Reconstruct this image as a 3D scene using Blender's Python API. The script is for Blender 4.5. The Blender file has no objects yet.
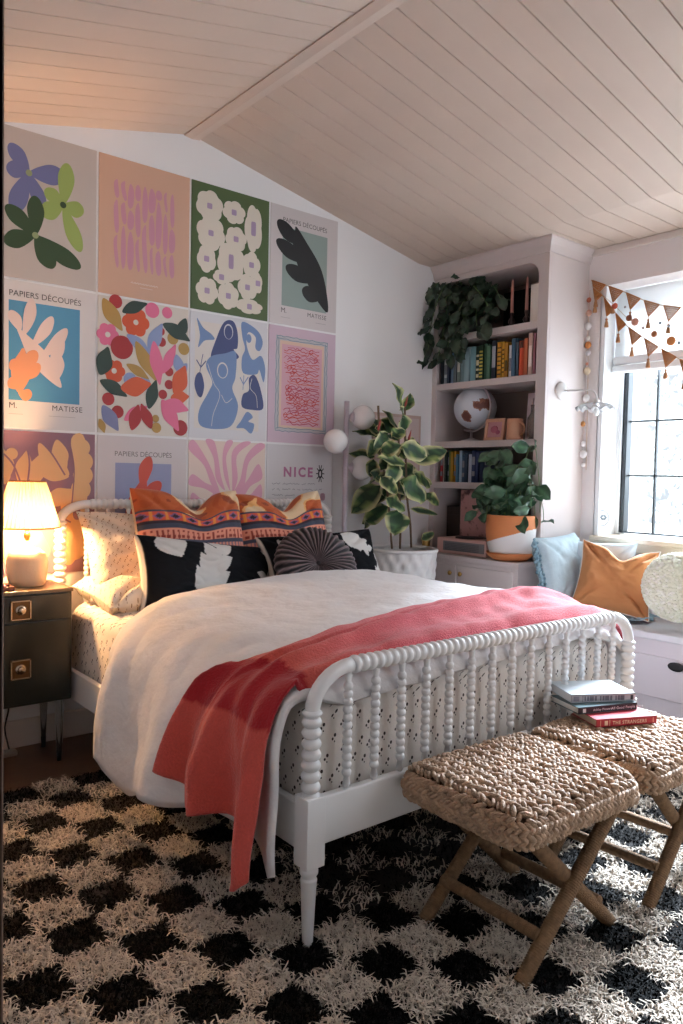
import bpy, math, random
import numpy as np
from mathutils import Vector, Matrix, noise, Euler
random.seed(7); np.random.seed(7)
PI = math.pi; TAU = 2*PI
SC = bpy.context.scene; COL = SC.collection
def rad(d): return math.radians(d)

# ------------------------------------------------------------------ camera, world, lights, exposure
CAMP = Vector((-.9397, -3.6898, 1.3)); YAW, PIT, ROL, FPX = rad(39.2406), rad(-2.603), rad(1.2358), 761.9
cam_d = bpy.data.cameras.new('camera'); cam = bpy.data.objects.new('camera', cam_d); COL.objects.link(cam)
cf = Vector((math.sin(YAW)*math.cos(PIT), math.cos(YAW)*math.cos(PIT), math.sin(PIT)))
cr0 = Vector((math.cos(YAW), -math.sin(YAW), 0)); cu0 = cr0.cross(cf)
cr = cr0*math.cos(ROL)+cu0*math.sin(ROL); cu = -cr0*math.sin(ROL)+cu0*math.cos(ROL)
cam.matrix_world = Matrix(((cr.x, cu.x, -cf.x, CAMP.x), (cr.y, cu.y, -cf.y, CAMP.y), (cr.z, cu.z, -cf.z, CAMP.z), (0, 0, 0, 1)))
cam_d.sensor_fit = 'HORIZONTAL'; cam_d.sensor_width = 36; cam_d.lens = 36*FPX/683; cam_d.clip_start = .02
SC.camera = cam
SC.view_settings.view_transform = 'Standard'; SC.view_settings.look = 'None'
SC.view_settings.gamma = 1; SC.view_settings.use_curve_mapping = False
SC.view_settings.exposure = 0.25
W = bpy.data.worlds.new('overcast_sky'); SC.world = W; W.use_nodes = True
W.node_tree.nodes['Background'].inputs[0].default_value = (.86, .93, 1, 1)
W.node_tree.nodes['Background'].inputs[1].default_value = .85
def lamp(name, kind, loc, energy, color, direction=None, **kw):
    d = bpy.data.lights.new(name, kind); d.energy = energy; d.color = color
    for k, v in kw.items(): setattr(d, k, v)
    o = bpy.data.objects.new(name, d); COL.objects.link(o); o.location = loc
    if direction: o.rotation_euler = Vector(direction).to_track_quat('-Z', 'Y').to_euler()
    return o
# veiled sun through the window, and the soft daylight that comes with it from outside the panes, then an added indoor fill
lamp('daylight_sun', 'SUN', (6, -3, 5), 38, (.80, .90, 1), (-1, -.22, -.635), angle=rad(19))
lamp('window_daylight', 'AREA', (4.3, -2.3, 2.2), 165, (.80, .91, 1), (-1, .12, -.46), shape='RECTANGLE', size=3.2, size_y=2.0)
lamp('front_room_fill', 'AREA', (2.2, -4.9, 1.75), 24, (.82, .92, 1), (.35, 1, -.05), shape='RECTANGLE', size=1.3, size_y=1.1)  # added fill inside the front wall to lift the back wall, no window there

# ------------------------------------------------------------------ materials
def lin(c):
    if isinstance(c, str): c = tuple(int(c[i:i+2], 16)/255 for i in (0, 2, 4))
    return tuple((v/12.92 if v <= .04045 else ((v+.055)/1.055)**2.4) for v in c)
MATS = {}
def mat(name, col=None, rough=.6, metal=0, bump=0, bscale=60, var=0, vscale=8, sheen=0, trans=0, emit=None, estr=0, coat=0, vcol=False, alpha=None, spec=None, subs=0, coords='Object'):
    if name in MATS: return MATS[name]
    m = bpy.data.materials.new(name); m.use_nodes = True; nt = m.node_tree; b = nt.nodes['Principled BSDF']
    N = nt.nodes.new; L = nt.links.new
    tc = N('ShaderNodeTexCoord')
    if vcol:
        at = N('ShaderNodeAttribute'); at.attribute_name = 'Col'; src = at.outputs['Color']
    else:
        rg = N('ShaderNodeRGB'); rg.outputs[0].default_value = (*lin(col), 1); src = rg.outputs[0]
    if var:
        nz = N('ShaderNodeTexNoise'); nz.inputs['Scale'].default_value = vscale; nz.inputs['Detail'].default_value = 5
        L(tc.outputs[coords], nz.inputs['Vector'])
        mr = N('ShaderNodeMapRange'); mr.inputs['From Min'].default_value = .3; mr.inputs['From Max'].default_value = .7
        mr.inputs['To Min'].default_value = 1-var; mr.inputs['To Max'].default_value = 1+var*.5
        L(nz.outputs['Fac'], mr.inputs['Value'])
        mx = N('ShaderNodeVectorMath'); mx.operation = 'SCALE'
        L(src, mx.inputs[0]); L(mr.outputs['Result'], mx.inputs['Scale']); src = mx.outputs['Vector']
    L(src, b.inputs['Base Color'])
    b.inputs['Roughness'].default_value = rough; b.inputs['Metallic'].default_value = metal
    if bump:
        n2 = N('ShaderNodeTexNoise'); n2.inputs['Scale'].default_value = bscale; n2.inputs['Detail'].default_value = 4
        L(tc.outputs[coords], n2.inputs['Vector'])
        bp = N('ShaderNodeBump'); bp.inputs['Strength'].default_value = bump; bp.inputs['Distance'].default_value = .01
        L(n2.outputs['Fac'], bp.inputs['Height']); L(bp.outputs['Normal'], b.inputs['Normal'])
    if sheen: b.inputs['Sheen Weight'].default_value = sheen; b.inputs['Sheen Roughness'].default_value = .5
    if trans: b.inputs['Transmission Weight'].default_value = trans
    if coat: b.inputs['Coat Weight'].default_value = coat
    if spec is not None: b.inputs['Specular IOR Level'].default_value = spec
    if emit: b.inputs['Emission Color'].default_value = (*lin(emit), 1); b.inputs['Emission Strength'].default_value = estr
    if subs: b.inputs['Subsurface Weight'].default_value = subs; b.inputs['Subsurface Radius'].default_value = (.02, .02, .02)
    MATS[name] = m; return m
def mat_thin_glass(name, tint=(.97, .985, 1), refl=.06):
    m = bpy.data.materials.new(name); m.use_nodes = True; nt = m.node_tree; nt.nodes.clear()
    o = nt.nodes.new('ShaderNodeOutputMaterial'); t = nt.nodes.new('ShaderNodeBsdfTransparent'); g = nt.nodes.new('ShaderNodeBsdfGlossy'); x = nt.nodes.new('ShaderNodeMixShader')
    t.inputs[0].default_value = (*tint, 1); g.inputs['Roughness'].default_value = .03; x.inputs[0].default_value = refl
    nt.links.new(t.outputs[0], x.inputs[1]); nt.links.new(g.outputs[0], x.inputs[2]); nt.links.new(x.outputs[0], o.inputs[0]); MATS[name] = m; return m
def mat_translucent(name, col, mixf=.5):
    m = bpy.data.materials.new(name); m.use_nodes = True; nt = m.node_tree; nt.nodes.clear()
    o = nt.nodes.new('ShaderNodeOutputMaterial'); t = nt.nodes.new('ShaderNodeBsdfTranslucent'); g = nt.nodes.new('ShaderNodeBsdfDiffuse'); x = nt.nodes.new('ShaderNodeMixShader')
    t.inputs[0].default_value = (*lin(col), 1); g.inputs[0].default_value = (*lin(col), 1); x.inputs[0].default_value = mixf
    nt.links.new(g.outputs[0], x.inputs[1]); nt.links.new(t.outputs[0], x.inputs[2]); nt.links.new(x.outputs[0], o.inputs[0]); MATS[name] = m; return m
def mat_dots(name, base, dot, cell=.034, r=.16):
    """cream cotton with rows of tiny sprig marks (two stacked dots), from UVs in metres"""
    m = mat(name, base, .85, bump=.25, bscale=35, sheen=.1); nt = m.node_tree; N = nt.nodes.new; L = nt.links.new
    b = nt.nodes['Principled BSDF']; uv = N('ShaderNodeTexCoord'); facs = []
    for (ox, oy, rr, sx) in ((0, 0, r, 1), (.06, .26, r*.8, 1), (-.16, .30, r*.5, 1)):
        mp = N('ShaderNodeMapping'); mp.inputs['Scale'].default_value = (1/cell, .8/cell, 1); mp.inputs['Location'].default_value = (ox, oy, 0)
        mp.inputs['Rotation'].default_value = (0, 0, rad(33))
        L(uv.outputs['UV'], mp.inputs['Vector'])
        v = N('ShaderNodeTexVoronoi'); v.voronoi_dimensions = '2D'; v.inputs['Randomness'].default_value = .45; v.inputs['Scale'].default_value = 1
        L(mp.outputs[0], v.inputs['Vector'])
        lt = N('ShaderNodeMath'); lt.operation = 'LESS_THAN'; lt.inputs[1].default_value = rr; L(v.outputs['Distance'], lt.inputs[0]); facs.append(lt)
    mx = N('ShaderNodeMath'); mx.operation = 'MAXIMUM'; L(facs[0].outputs[0], mx.inputs[0]); L(facs[1].outputs[0], mx.inputs[1])
    m2 = N('ShaderNodeMath'); m2.operation = 'MAXIMUM'; L(mx.outputs[0], m2.inputs[0]); L(facs[2].outputs[0], m2.inputs[1])
    c = N('ShaderNodeMix'); c.data_type = 'RGBA'; c.inputs['A'].default_value = (*lin(base), 1); c.inputs['B'].default_value = (*lin(dot), 1)
    L(m2.outputs[0], c.inputs['Factor']); L(c.outputs['Result'], b.inputs['Base Color']); return m

# ------------------------------------------------------------------ mesh builder
def tag(o, label=None, cat=None, group=None, kind=None):
    if label: o['label'] = label
    if cat: o['category'] = cat
    if group: o['group'] = group
    if kind: o['kind'] = kind
    return o
ORG = {}
class MB:
    def __init__(s): s.v = []; s.f = []; s.m = []; s.c = {}; s.uv = {}; s.sm = []
    def add(s, vs, fs, mi=0, M=None, smooth=True, cols=None, uvs=None):
        o = len(s.v)
        for k, p in enumerate(vs):
            p = Vector(p); s.v.append(tuple(M @ p) if M is not None else tuple(p))
            if cols is not None: s.c[o+k] = cols[k]
            if uvs is not None: s.uv[o+k] = uvs[k]
        for k, f in enumerate(fs):
            s.f.append(tuple(i+o for i in f)); s.m.append(mi if isinstance(mi, int) else mi[k]); s.sm.append(smooth)
        return s
    def box(s, x0, x1, y0, y1, z0, z1, mi=0, M=None):
        if x0 > x1: x0, x1 = x1, x0
        if y0 > y1: y0, y1 = y1, y0
        if z0 > z1: z0, z1 = z1, z0
        v = [(x, y, z) for x in (x0, x1) for y in (y0, y1) for z in (z0, z1)]
        return s.add(v, [(0, 1, 3, 2), (4, 6, 7, 5), (0, 4, 5, 1), (2, 3, 7, 6), (0, 2, 6, 4), (1, 5, 7, 3)], mi, M, False)
    def lathe(s, prof, n=24, M=None, mi=0, caps=True, sx=1, sy=1, wob=None):
        v = []; f = []; k = len(prof)
        for j in range(n):
            a = TAU*j/n
            for i, (r, z) in enumerate(prof):
                rr = r*(wob(a, z) if wob else 1); v.append((rr*math.cos(a)*sx, rr*math.sin(a)*sy, z))
        for j in range(n):
            for i in range(k-1):
                a, b = j*k+i, ((j+1) % n)*k+i; f.append((a, b, b+1, a+1))
        if caps:
            if prof[0][0] > 1e-5: f.append(tuple(j*k for j in range(n))[::-1])
            if prof[-1][0] > 1e-5: f.append(tuple(j*k+k-1 for j in range(n)))
        return s.add(v, f, mi, M)
    def ball(s, c, r, n=12, m=8, mi=0, R=None):
        if not hasattr(r, '__len__'): r = (r, r, r)
        prof = [(math.sin(PI*i/m), -math.cos(PI*i/m)) for i in range(m+1)]; prof[0] = (1e-6, -1); prof[-1] = (1e-6, 1)
        M = Matrix.Translation(c) @ (R.to_4x4() if R is not None else Matrix.Identity(4)) @ Matrix.Diagonal((*r, 1))
        return s.lathe(prof, n, M, mi, caps=False)
    def tube(s, pts, r, n=8, mi=0, caps=True, cols=None):
        pts = [Vector(p) for p in pts]; k = len(pts)
        if not hasattr(r, '__len__'): r = [r]*k
        T = [(pts[min(i+1, k-1)]-pts[max(i-1, 0)]).normalized() for i in range(k)]
        up = Vector((0, 0, 1)) if abs(T[0].z) < .9 else Vector((0, 1, 0)); nn = (up-T[0]*up.dot(T[0])).normalized()
        v = []; f = []; cc = []
        for i in range(k):
            nn = (nn-T[i]*nn.dot(T[i])).normalized(); bb = T[i].cross(nn)
            for j in range(n):
                a = TAU*j/n; v.append(pts[i]+(nn*math.cos(a)+bb*math.sin(a))*r[i])
                if cols: cc.append(cols[i])
        for i in range(k-1):
            for j in range(n): f.append((i*n+j, i*n+(j+1) % n, (i+1)*n+(j+1) % n, (i+1)*n+j))
        if caps: f.append(tuple(range(n))[::-1]); f.append(tuple((k-1)*n+j for j in range(n)))
        return s.add(v, f, mi, cols=cc or None)
    def grid(s, nu, nv, fn, mi=0, cfn=None, uvfn=None, closed=False, M=None):
        v = []; f = []; c = []; uv = []; ml = []
        for i in range(nu+1):
            for j in range(nv+1):
                a, b = i/nu, j/nv; v.append(fn(a, b))
                if cfn: c.append(cfn(a, b))
                if uvfn: uv.append(uvfn(a, b))
        for i in range(nu):
            for j in range(nv):
                o = i*(nv+1)+j; f.append((o, o+nv+1, o+nv+2, o+1)); ml.append(mi if isinstance(mi, int) else mi((i+.5)/nu, (j+.5)/nv))
        return s.add(v, f, ml, M, cols=c or None, uvs=uv or None)
    def poly(s, pts, y, mi, X0=0, Z0=0):
        return s.add([(X0+p[0], y, Z0+p[1]) for p in pts], [tuple(range(len(pts)))], mi, smooth=False)
    def build(s, name, mats, parent=None, loc=None, bevel=0, bseg=2, subsurf=0, solid=0, rotz=0, local=False, soff=0):
        if not isinstance(mats, (list, tuple)): mats = [mats]
        me = bpy.data.meshes.new(name)
        V = np.array(s.v, dtype=float).reshape(-1, 3)
        if parent is not None: base = Vector((0, 0, 0)) if local else ORG.get(parent.name, Vector((0, 0, 0)))
        elif loc is not None: base = Vector(loc)
        elif local: base = Vector((0, 0, 0))
        else:
            mn, mx = V.min(0), V.max(0); base = Vector(((mn[0]+mx[0])/2, (mn[1]+mx[1])/2, mn[2]))
        if not (parent is None and rotz): pass
        me.from_pydata((V-np.array(base) if not local else V).tolist(), [], s.f)
        for m in mats: me.materials.append(m)
        me.polygons.foreach_set('material_index', s.m); me.polygons.foreach_set('use_smooth', s.sm)
        if s.c:
            at = me.color_attributes.new('Col', 'FLOAT_COLOR', 'POINT')
            arr = np.zeros((len(s.v), 4), 'f'); arr[:, 3] = 1
            for k, c in s.c.items(): arr[k, :3] = c[:3]
            at.data.foreach_set('color', arr.ravel())
        if s.uv:
            u = me.uv_layers.new(name='UVMap'); li = np.zeros(len(me.loops), 'i'); me.loops.foreach_get('vertex_index', li)
            arr = np.zeros((len(s.v), 2), 'f')
            for k, c in s.uv.items(): arr[k] = c
            u.data.foreach_set('uv', arr[li].ravel())
        o = bpy.data.objects.new(name, me); COL.objects.link(o)
        if parent is not None: o.parent = parent; ORG[o.name] = base
        else: o.location = base if not (local and loc is None) else (0, 0, 0); ORG[o.name] = base
        if local and parent is None and loc is not None: o.location = loc
        if rotz: o.rotation_euler.z = rotz
        if solid: md = o.modifiers.new('thickness', 'SOLIDIFY'); md.thickness = solid; md.offset = soff
        if bevel: md = o.modifiers.new('bevel', 'BEVEL'); md.width = bevel; md.segments = bseg; md.limit_method = 'ANGLE'; md.angle_limit = rad(40)
        if subsurf: md = o.modifiers.new('smooth', 'SUBSURF'); md.levels = subsurf; md.render_levels = subsurf
        return o
def empty(name, loc, rz=0, label=None, cat=None, group=None, kind=None):
    o = bpy.data.objects.new(name, None); COL.objects.link(o); o.location = loc; o.rotation_euler = (0, 0, rz); o.empty_display_size = .1
    ORG[o.name] = Vector(loc); return tag(o, label, cat, group, kind)
def copy_tree(o, parent=None):
    c = o.copy(); COL.objects.link(c); c.parent = parent
    if parent is not None: c.matrix_parent_inverse = o.matrix_parent_inverse.copy()
    for ch in list(o.children): copy_tree(ch, c)
    return c
def bx(name, b, m, parent=None, bevel=.002, **kw): return MB().box(*b).build(name, m, parent, bevel=bevel, **kw)
def struct(name, mb, m, **kw): return tag(mb.build(name, m, **kw), kind='structure')
def spline(pts, n=6, closed=True):
    out = []; k = len(pts); P = [Vector(p) for p in pts]
    rng = range(k) if closed else range(k-1)
    for i in rng:
        if closed: a, b, c, d = P[(i-1) % k], P[i], P[(i+1) % k], P[(i+2) % k]
        else: a, b, c, d = P[max(i-1, 0)], P[i], P[i+1], P[min(i+2, k-1)]
        for t in range(n):
            t /= n; out.append(.5*((2*b)+(c-a)*t+(2*a-5*b+4*c-d)*t*t+(3*b-a-3*c+d)*t**3))
    if not closed: out.append(P[-1])
    return out
def nz(x, y, z=0, s=1): return noise.noise(Vector((x*s, y*s, z*s)))
def text_mesh(mb, body, size, M, mi, bold=0, space=1.0):
    cu_ = bpy.data.curves.new('t', 'FONT'); cu_.body = body; cu_.size = size; cu_.align_x = 'LEFT'; cu_.space_character = space; cu_.offset = bold; cu_.resolution_u = 3
    ob = bpy.data.objects.new('t', cu_); me = bpy.data.meshes.new_from_object(ob)
    mb.add([v.co.copy() for v in me.vertices], [tuple(p.vertices) for p in me.polygons], mi, M, False)
    w = max([v.co.x for v in me.vertices] or [0]); bpy.data.objects.remove(ob); bpy.data.curves.remove(cu_); bpy.data.meshes.remove(me); return w
def bobbins(z0, z1, n, rmax, rmin, k=6):
    out = []; h = (z1-z0)/n
    for i in range(n):
        for j in range(k):
            t = j/k; out.append((rmin+(rmax-rmin)*math.sin(PI*t)**.65, z0+h*(i+t)))
    out.append((rmin, z1)); return out

# ------------------------------------------------------------------ shared materials
m_wall = mat('wall_paint', 'e9e7e7', .85, bump=.03, bscale=200)
m_wallw = mat('window_wall_paint', 'e6dedd', .8)
m_ceil = mat('ceiling_boards', 'cfbcae', .55, var=.05, vscale=3)
m_trim = mat('trim_paint', 'd9cdc6', .45)
m_case = mat('bookcase_paint', 'cdc1be', .5)
m_white = mat('white_gloss_paint', 'e6e4e4', .3, coat=.2)
m_winw = mat('window_white', 'e6e8ea', .4)
m_sash = mat('dark_sash', '33383c', .4)
m_pane = mat_thin_glass('window_glass')
m_black = mat('black', '0c0c0d', .6)
m_brass = mat('brass', 'b08a4c', .35, 1)

# ------------------------------------------------------------------ structure
RX, RZ = 1.005, 3.080; SR, SL = .2036, .233; KX, FZ = 2.70, 2.735
YB, YF = 0.0, -5.0; XL, XR = -.75, 3.26
def czl(x): return RZ-SL*(RX-x)
def czr(x): return RZ-SR*(x-RX)
fl = mat('floor_wood', '5e4332', .45, var=.35, vscale=4, bump=.1, bscale=20)
struct('floor', MB().box(-2.3, 3.8, -5.1, .12, -.06, 0), fl)
struct('wall_back', MB().add([(XL-.12, 0, 0), (3.8, 0, 0), (3.8, 0, 3.0), (RX, 0, 3.25), (XL-.12, 0, 3.0), (XL-.12, .12, 0), (3.8, .12, 0), (3.8, .12, 3.0), (RX, .12, 3.25), (XL-.12, .12, 3.0)],
       [(0, 1, 2, 3, 4), (9, 8, 7, 6, 5), (0, 5, 6, 1), (1, 6, 7, 2), (2, 7, 8, 3), (3, 8, 9, 4), (4, 9, 5, 0)], smooth=False), m_wall)
# left wall with the doorway the photo is taken through
DY0, DY1, DZ = -2.926, -3.95, 2.1
struct('wall_left', MB().box(-.85, XL, DY0, 0, 0, 3).box(-.85, XL, -5.0, DY1, 0, 3).box(-.85, XL, DY1, DY0, DZ, 3), m_wall)
struct('wall_front', MB().box(XL-.12, 3.8, -5.12, -5.0, 0, 3.3), m_wall)
struct('wall_hall', MB().box(-2.3, -2.2, -5.0, -2.0, 0, 2.5).box(-2.3, -.85, -2.1, -2.0, 0, 2.5).box(-2.3, -.85, -5.0, -4.9, 0, 2.5).box(-2.3, -.85, -5.0, -2.0, 2.5, 2.6), m_wall)
m_jamb = mat('door_casing_paint', 'a88f80', .5)
d = tag(MB().box(-.866, XL+.016, DY0-.014, DY0, 0, DZ).box(XL, XL+.016, DY0-.014, DY0+.075, 0, DZ).box(XL-.116, XL-.1, DY0, DY0+.08, 0, DZ).box(-.866, XL+.016, DY1, DY1+.014, 0, DZ).box(XL, XL+.016, DY1-.08, DY1, 0, DZ+.08).box(XL, XL+.016, DY1, DY0+.075, DZ, DZ+.08).build('door_1', m_jamb, bevel=.002), kind='structure')
# ceilings: boards with real grooves running down each slope
def boards(name, xa, za, xb, zb):
    mb = MB(); ys = []; y = YB+.005; w = .1265
    prof = []
    while y > YF-.05:
        prof += [(y, 0), (y-w+.007, 0), (y-w+.0055, .008), (y-w+.0015, .008)]; y -= w
    n = len(prof); v = []
    for (yy, dz) in prof: v += [(xa, yy, za+dz), (xb, yy, zb+dz)]
    v += [(xa, YB, za+.05), (xb, YB, zb+.05), (xa, YF-.1, za+.05), (xb, YF-.1, zb+.05)]
    f = [(2*i, 2*i+1, 2*i+3, 2*i+2) for i in range(n-1)]+[(2*n, 2*n+2, 2*n+3, 2*n+1)]
    mb.add(v, f, smooth=False); return struct(name, mb, m_ceil)
boards('ceiling_left', RX, RZ, XL-.1, czl(XL-.1)); boards('ceiling_right', RX, RZ, KX, czr(KX)); boards('ceiling_flat', KX, czr(KX), 3.62, FZ-.005)
struct('trim_1', MB().add([(RX-.045, 0, czl(RX-.045)-.006), (RX, 0, RZ-.022), (RX+.045, 0, czr(RX+.045)-.006), (RX-.045, YF, czl(RX-.045)-.006), (RX, YF, RZ-.022), (RX+.045, YF, czr(RX+.045)-.006), (RX-.045, 0, czl(RX-.045)+.01), (RX-.045, YF, czl(RX-.045)+.01), (RX+.045, 0, czr(RX+.045)+.01), (RX+.045, YF, czr(RX+.045)+.01)],
       [(0, 3, 4, 1), (1, 4, 5, 2), (6, 7, 3, 0), (2, 5, 9, 8)], smooth=False), m_ceil)
struct('roof_light_blocker', MB().add([(XL-.15, .12, czl(XL-.15)+.06), (RX, .12, RZ+.06), (3.8, .12, FZ+.06), (3.8, -5.12, FZ+.06), (RX, -5.12, RZ+.06), (XL-.15, -5.12, czl(XL-.15)+.06)], [(0, 1, 4, 5), (1, 2, 3, 4)], smooth=False), m_ceil, solid=.05, soff=1)  # unseen slab added above the boards to stop light leaking in
# right (window) wall: opening for the deep window recess
WY0, WY1, WZ0, WZ1 = -1.02, -3.75, .975, 2.50; WX = 3.52
struct('wall_right', MB().box(XR, 3.72, 0, WY0, 0, FZ).box(XR, 3.72, WY1, -5.1, 0, FZ).box(XR, 3.72, WY0, WY1, WZ1, FZ).box(XR, 3.72, WY0, WY1, 0, WZ0-.03), m_wallw)
struct('trim_4', MB().box(XR-.022, XR, -.95, -5.0, FZ-.045, FZ-.004), m_trim, bevel=.006)
struct('baseboard_back', MB().box(XL, 2.6, -.016, 0, 0, .13), m_trim, bevel=.004)
struct('baseboard_left', MB().box(XL, XL+.016, DY0+.08, -.016, 0, .13), m_trim, bevel=.004)
# window
w = empty('window_1', (WX, -2.3, WZ0), kind='structure')
mb = MB().box(WX-.03, WX+.05, WY0, WY0-.05, WZ0, WZ1).box(WX-.03, WX+.05, WY1, WY1+.05, WZ0, WZ1).box(WX-.03, WX+.05, WY0, WY1, WZ1-.05, WZ1).box(WX-.03, WX+.05, WY0, WY1, WZ0-.03, WZ0+.012)
mb.build('window_frame', m_winw, w, bevel=.003)
MB().box(XR-.045, WX, WY0-.0, WY1, WZ0-.03, WZ0).box(XR-.022, XR, WY0+.03, WY1, WZ0-.085, WZ0-.03).build('window_sill', mat('sill_cream', 'e2d2bd', .45), w, bevel=.006)
MB().box(XR+.0, XR+.02, WY0-.0, WY0-.035, WZ0, WZ1).box(XR, WX, WY0, WY0-.008, WZ0, WZ1).box(XR, WX, WY1, WY1+.008, WZ0, WZ1).build('window_casing', m_winw, w, bevel=.002)
SY = [(-1.055, -2.36), (-2.42, -3.70)]
for k, (a, b) in enumerate(SY):
    s_ = MB().box(WX-.008, WX+.028, a, a-.022, WZ0+.012, 2.45).box(WX-.03, WX+.028, a, a-.034, WZ0+.012, 2.45).box(WX-.008, WX+.028, b, b+.022, WZ0+.012, 2.45).box(WX-.008, WX+.028, a, b, 2.43, 2.45).box(WX-.008, WX+.028, a, b, WZ0+.012, WZ0+.022).build('sash', m_sash, w, bevel=.002)
    g = MB(); yy = a-.022-.19
    while yy > b+.05: g.box(WX, WX+.02, yy-.006, yy+.006, WZ0+.012, 2.44); yy -= .262
    for zz in (1.35, 1.69, 2.03, 2.25): g.box(WX, WX+.02, a, b, zz-.005, zz+.005)
    g.build('glazing_bar', m_sash, s_)
    MB().box(WX+.008, WX+.012, a-.01, b+.01, WZ0+.015, 2.44).build('pane', m_pane, s_)
MB().box(WX-.02, WX+.03, -2.36, -2.42, WZ0, 2.46).build('mullion', m_winw, w, bevel=.002)

# ------------------------------------------------------------------ outside
def leafy(name, c, r, n, col, label, seed):
    rs = np.random.RandomState(seed); mb = MB()
    mb.tube([(c[0], c[1], -1), (c[0], c[1]+.05, c[2]-r*.4), (c[0], c[1], c[2]+r*.5)], [.12, .09, .03], 8, mi=1)
    for k in range(16):
        a = rs.rand()*TAU; e = rs.rand()*1.3-.3; d_ = Vector((math.cos(a)*math.cos(e), math.sin(a)*math.cos(e), math.sin(e)))*r*.9
        mb.tube([(c[0], c[1], c[2]-r*.3+k*r*.05), Vector(c)+d_*.5, Vector(c)+d_], [.035, .02, .008], 5, mi=1)
    for k in range(n):
        p = rs.normal(size=3); p = p/np.linalg.norm(p)*r*(.45+.55*rs.rand()**.5); q = Vector(c)+Vector(p); s_ = .05+.05*rs.rand()
        R = Euler(rs.rand(3)*6).to_matrix().to_4x4(); mb.add([(-s_, 0, 0), (0, -s_*.45, 0), (s_, 0, .01), (0, s_*.45, 0)], [(0, 1, 2, 3)], 0, Matrix.Translation(q) @ R, False)
    return tag(mb.build(name, [mat('leaf_'+name+str(seed), col, .7), mat('outdoor_bark', 'c9c5c0', .8)]), label, 'tree')
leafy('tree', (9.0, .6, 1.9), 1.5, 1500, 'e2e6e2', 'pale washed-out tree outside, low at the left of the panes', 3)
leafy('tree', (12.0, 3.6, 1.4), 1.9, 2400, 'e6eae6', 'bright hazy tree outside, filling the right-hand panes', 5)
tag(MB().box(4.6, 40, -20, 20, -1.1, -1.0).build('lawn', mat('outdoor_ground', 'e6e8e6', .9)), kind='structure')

# ------------------------------------------------------------------ posters
PW, PH = .488, .672
m_cur = [None]
def cpoly(pts): return spline([(p[0], p[1], 0) for p in pts], 5)
class Poster:
    def __init__(s, col, row, bg, label):
        s.x = col*.5+.006; s.z = 2.852-row*.684-PH; s.mb = MB(); s.mats = []; s.lay = 0; s.label = label
        s.mb.box(s.x, s.x+PW, -.004, -.0005, s.z, s.z+PH, s.mi(bg))
    def mi(s, c):
        m = mat('print_'+c, c, .55)
        if m not in s.mats: s.mats.append(m)
        return s.mats.index(m)
    def shape(s, pts, c, smooth=True):
        s.lay += 1; P = [(u*PW, v*PH) for u, v in pts]
        if smooth: P = [(p.x, p.y) for p in cpoly(P)]
        s.mb.poly(P, -.0042-.00004*s.lay, s.mi(c), s.x, s.z)
    def rect(s, u0, v0, u1, v1, c): s.shape([(u0, v0), (u1, v0), (u1, v1), (u0, v1)], c, False)
    def petal(s, c0, ang, L_, w_, c, bend=0):
        a = rad(ang); d_ = Vector((math.cos(a), math.sin(a))); n_ = Vector((-d_.y, d_.x)); P = []
        for t, ww in ((0, .12), (.3, .7), (.65, 1), (.92, .62)): P.append((t, ww))
        pts = [(t, ww/2) for t, ww in P]+[(1.02, 0)]+[(t, -ww/2) for t, ww in P[::-1]]
        out = []
        for t, q in pts:
            v = d_*t*L_+n_*(q*w_+bend*L_*t*t); out.append((c0[0]+v.x, c0[1]+v.y*PW/PH))
        s.shape(out, c)
    def leaf(s, c0, ang, L_, w_, c, bend=0):
        a = rad(ang); d_ = Vector((math.cos(a), math.sin(a))); n_ = Vector((-d_.y, d_.x)); out = []
        for t, q in ((0, 0), (.25, .38), (.55, .5), (.85, .22), (1, 0), (.8, -.25), (.5, -.5), (.22, -.36)):
            v = d_*t*L_+n_*(q*w_+bend*L_*t*t); out.append((c0[0]+v.x, c0[1]+v.y*PW/PH))
        s.shape(out, c)
    def blob(s, c0, r, c, ry=None, k=10, wob=0, ph=0):
        ry = r if ry is None else ry; out = []
        for i in range(k):
            a = TAU*i/k; f = 1+wob*(1 if i % 2 else -1); out.append((c0[0]+math.cos(a+ph)*r*f, c0[1]+math.sin(a+ph)*ry*f*PW/PH))
        s.shape(out, c)
    def coral(s, base, ang, L_, fingers, c, w_=.09):
        """a generic branching frond: a stem with rounded fingers on both sides"""
        a = rad(ang); d_ = Vector((math.cos(a), math.sin(a))); s.leaf(base, ang, L_*1.02, w_*1.5, c)
        for t, side, fl_ in fingers:
            p = (base[0]+d_.x*L_*t, base[1]+d_.y*L_*t*PW/PH); s.petal(p, ang+side, fl_, w_, c, bend=-.12 if side > 0 else .12)
    def stroke(s, pts, w_, c, n=6):
        P = spline([(u*PW, v*PH, 0) for u, v in pts], n, False); s.lay += 1; L = []; R = []
        for i, p in enumerate(P):
            t = (P[min(i+1, len(P)-1)]-P[max(i-1, 0)]).normalized(); q = Vector((-t.y, t.x, 0))*w_/2; L.append(p+q); R.append(p-q)
        v = [(s.x+p.x, -.0042-.00004*s.lay, s.z+p.y) for p in L+R]; k = len(P)
        s.mb.add(v, [(i, i+1, k+i+1, k+i) for i in range(k-1)], s.mi(c), smooth=False)
    def text(s, body, u, v, size, c, space=1.0, bold=0):
        s.lay += 1; M = Matrix.Translation((s.x+u*PW, -.0042-.00004*s.lay, s.z+v*PH)) @ Matrix.Rotation(PI/2, 4, 'X')
        text_mesh(s.mb, body, size, M, s.mi(c), bold, space)
    def done(s): return tag(s.mb.build('art_print', s.mats), s.label, 'poster')
G_ = 'grid of art prints on the wall'
R_ = random.Random(11)
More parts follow.
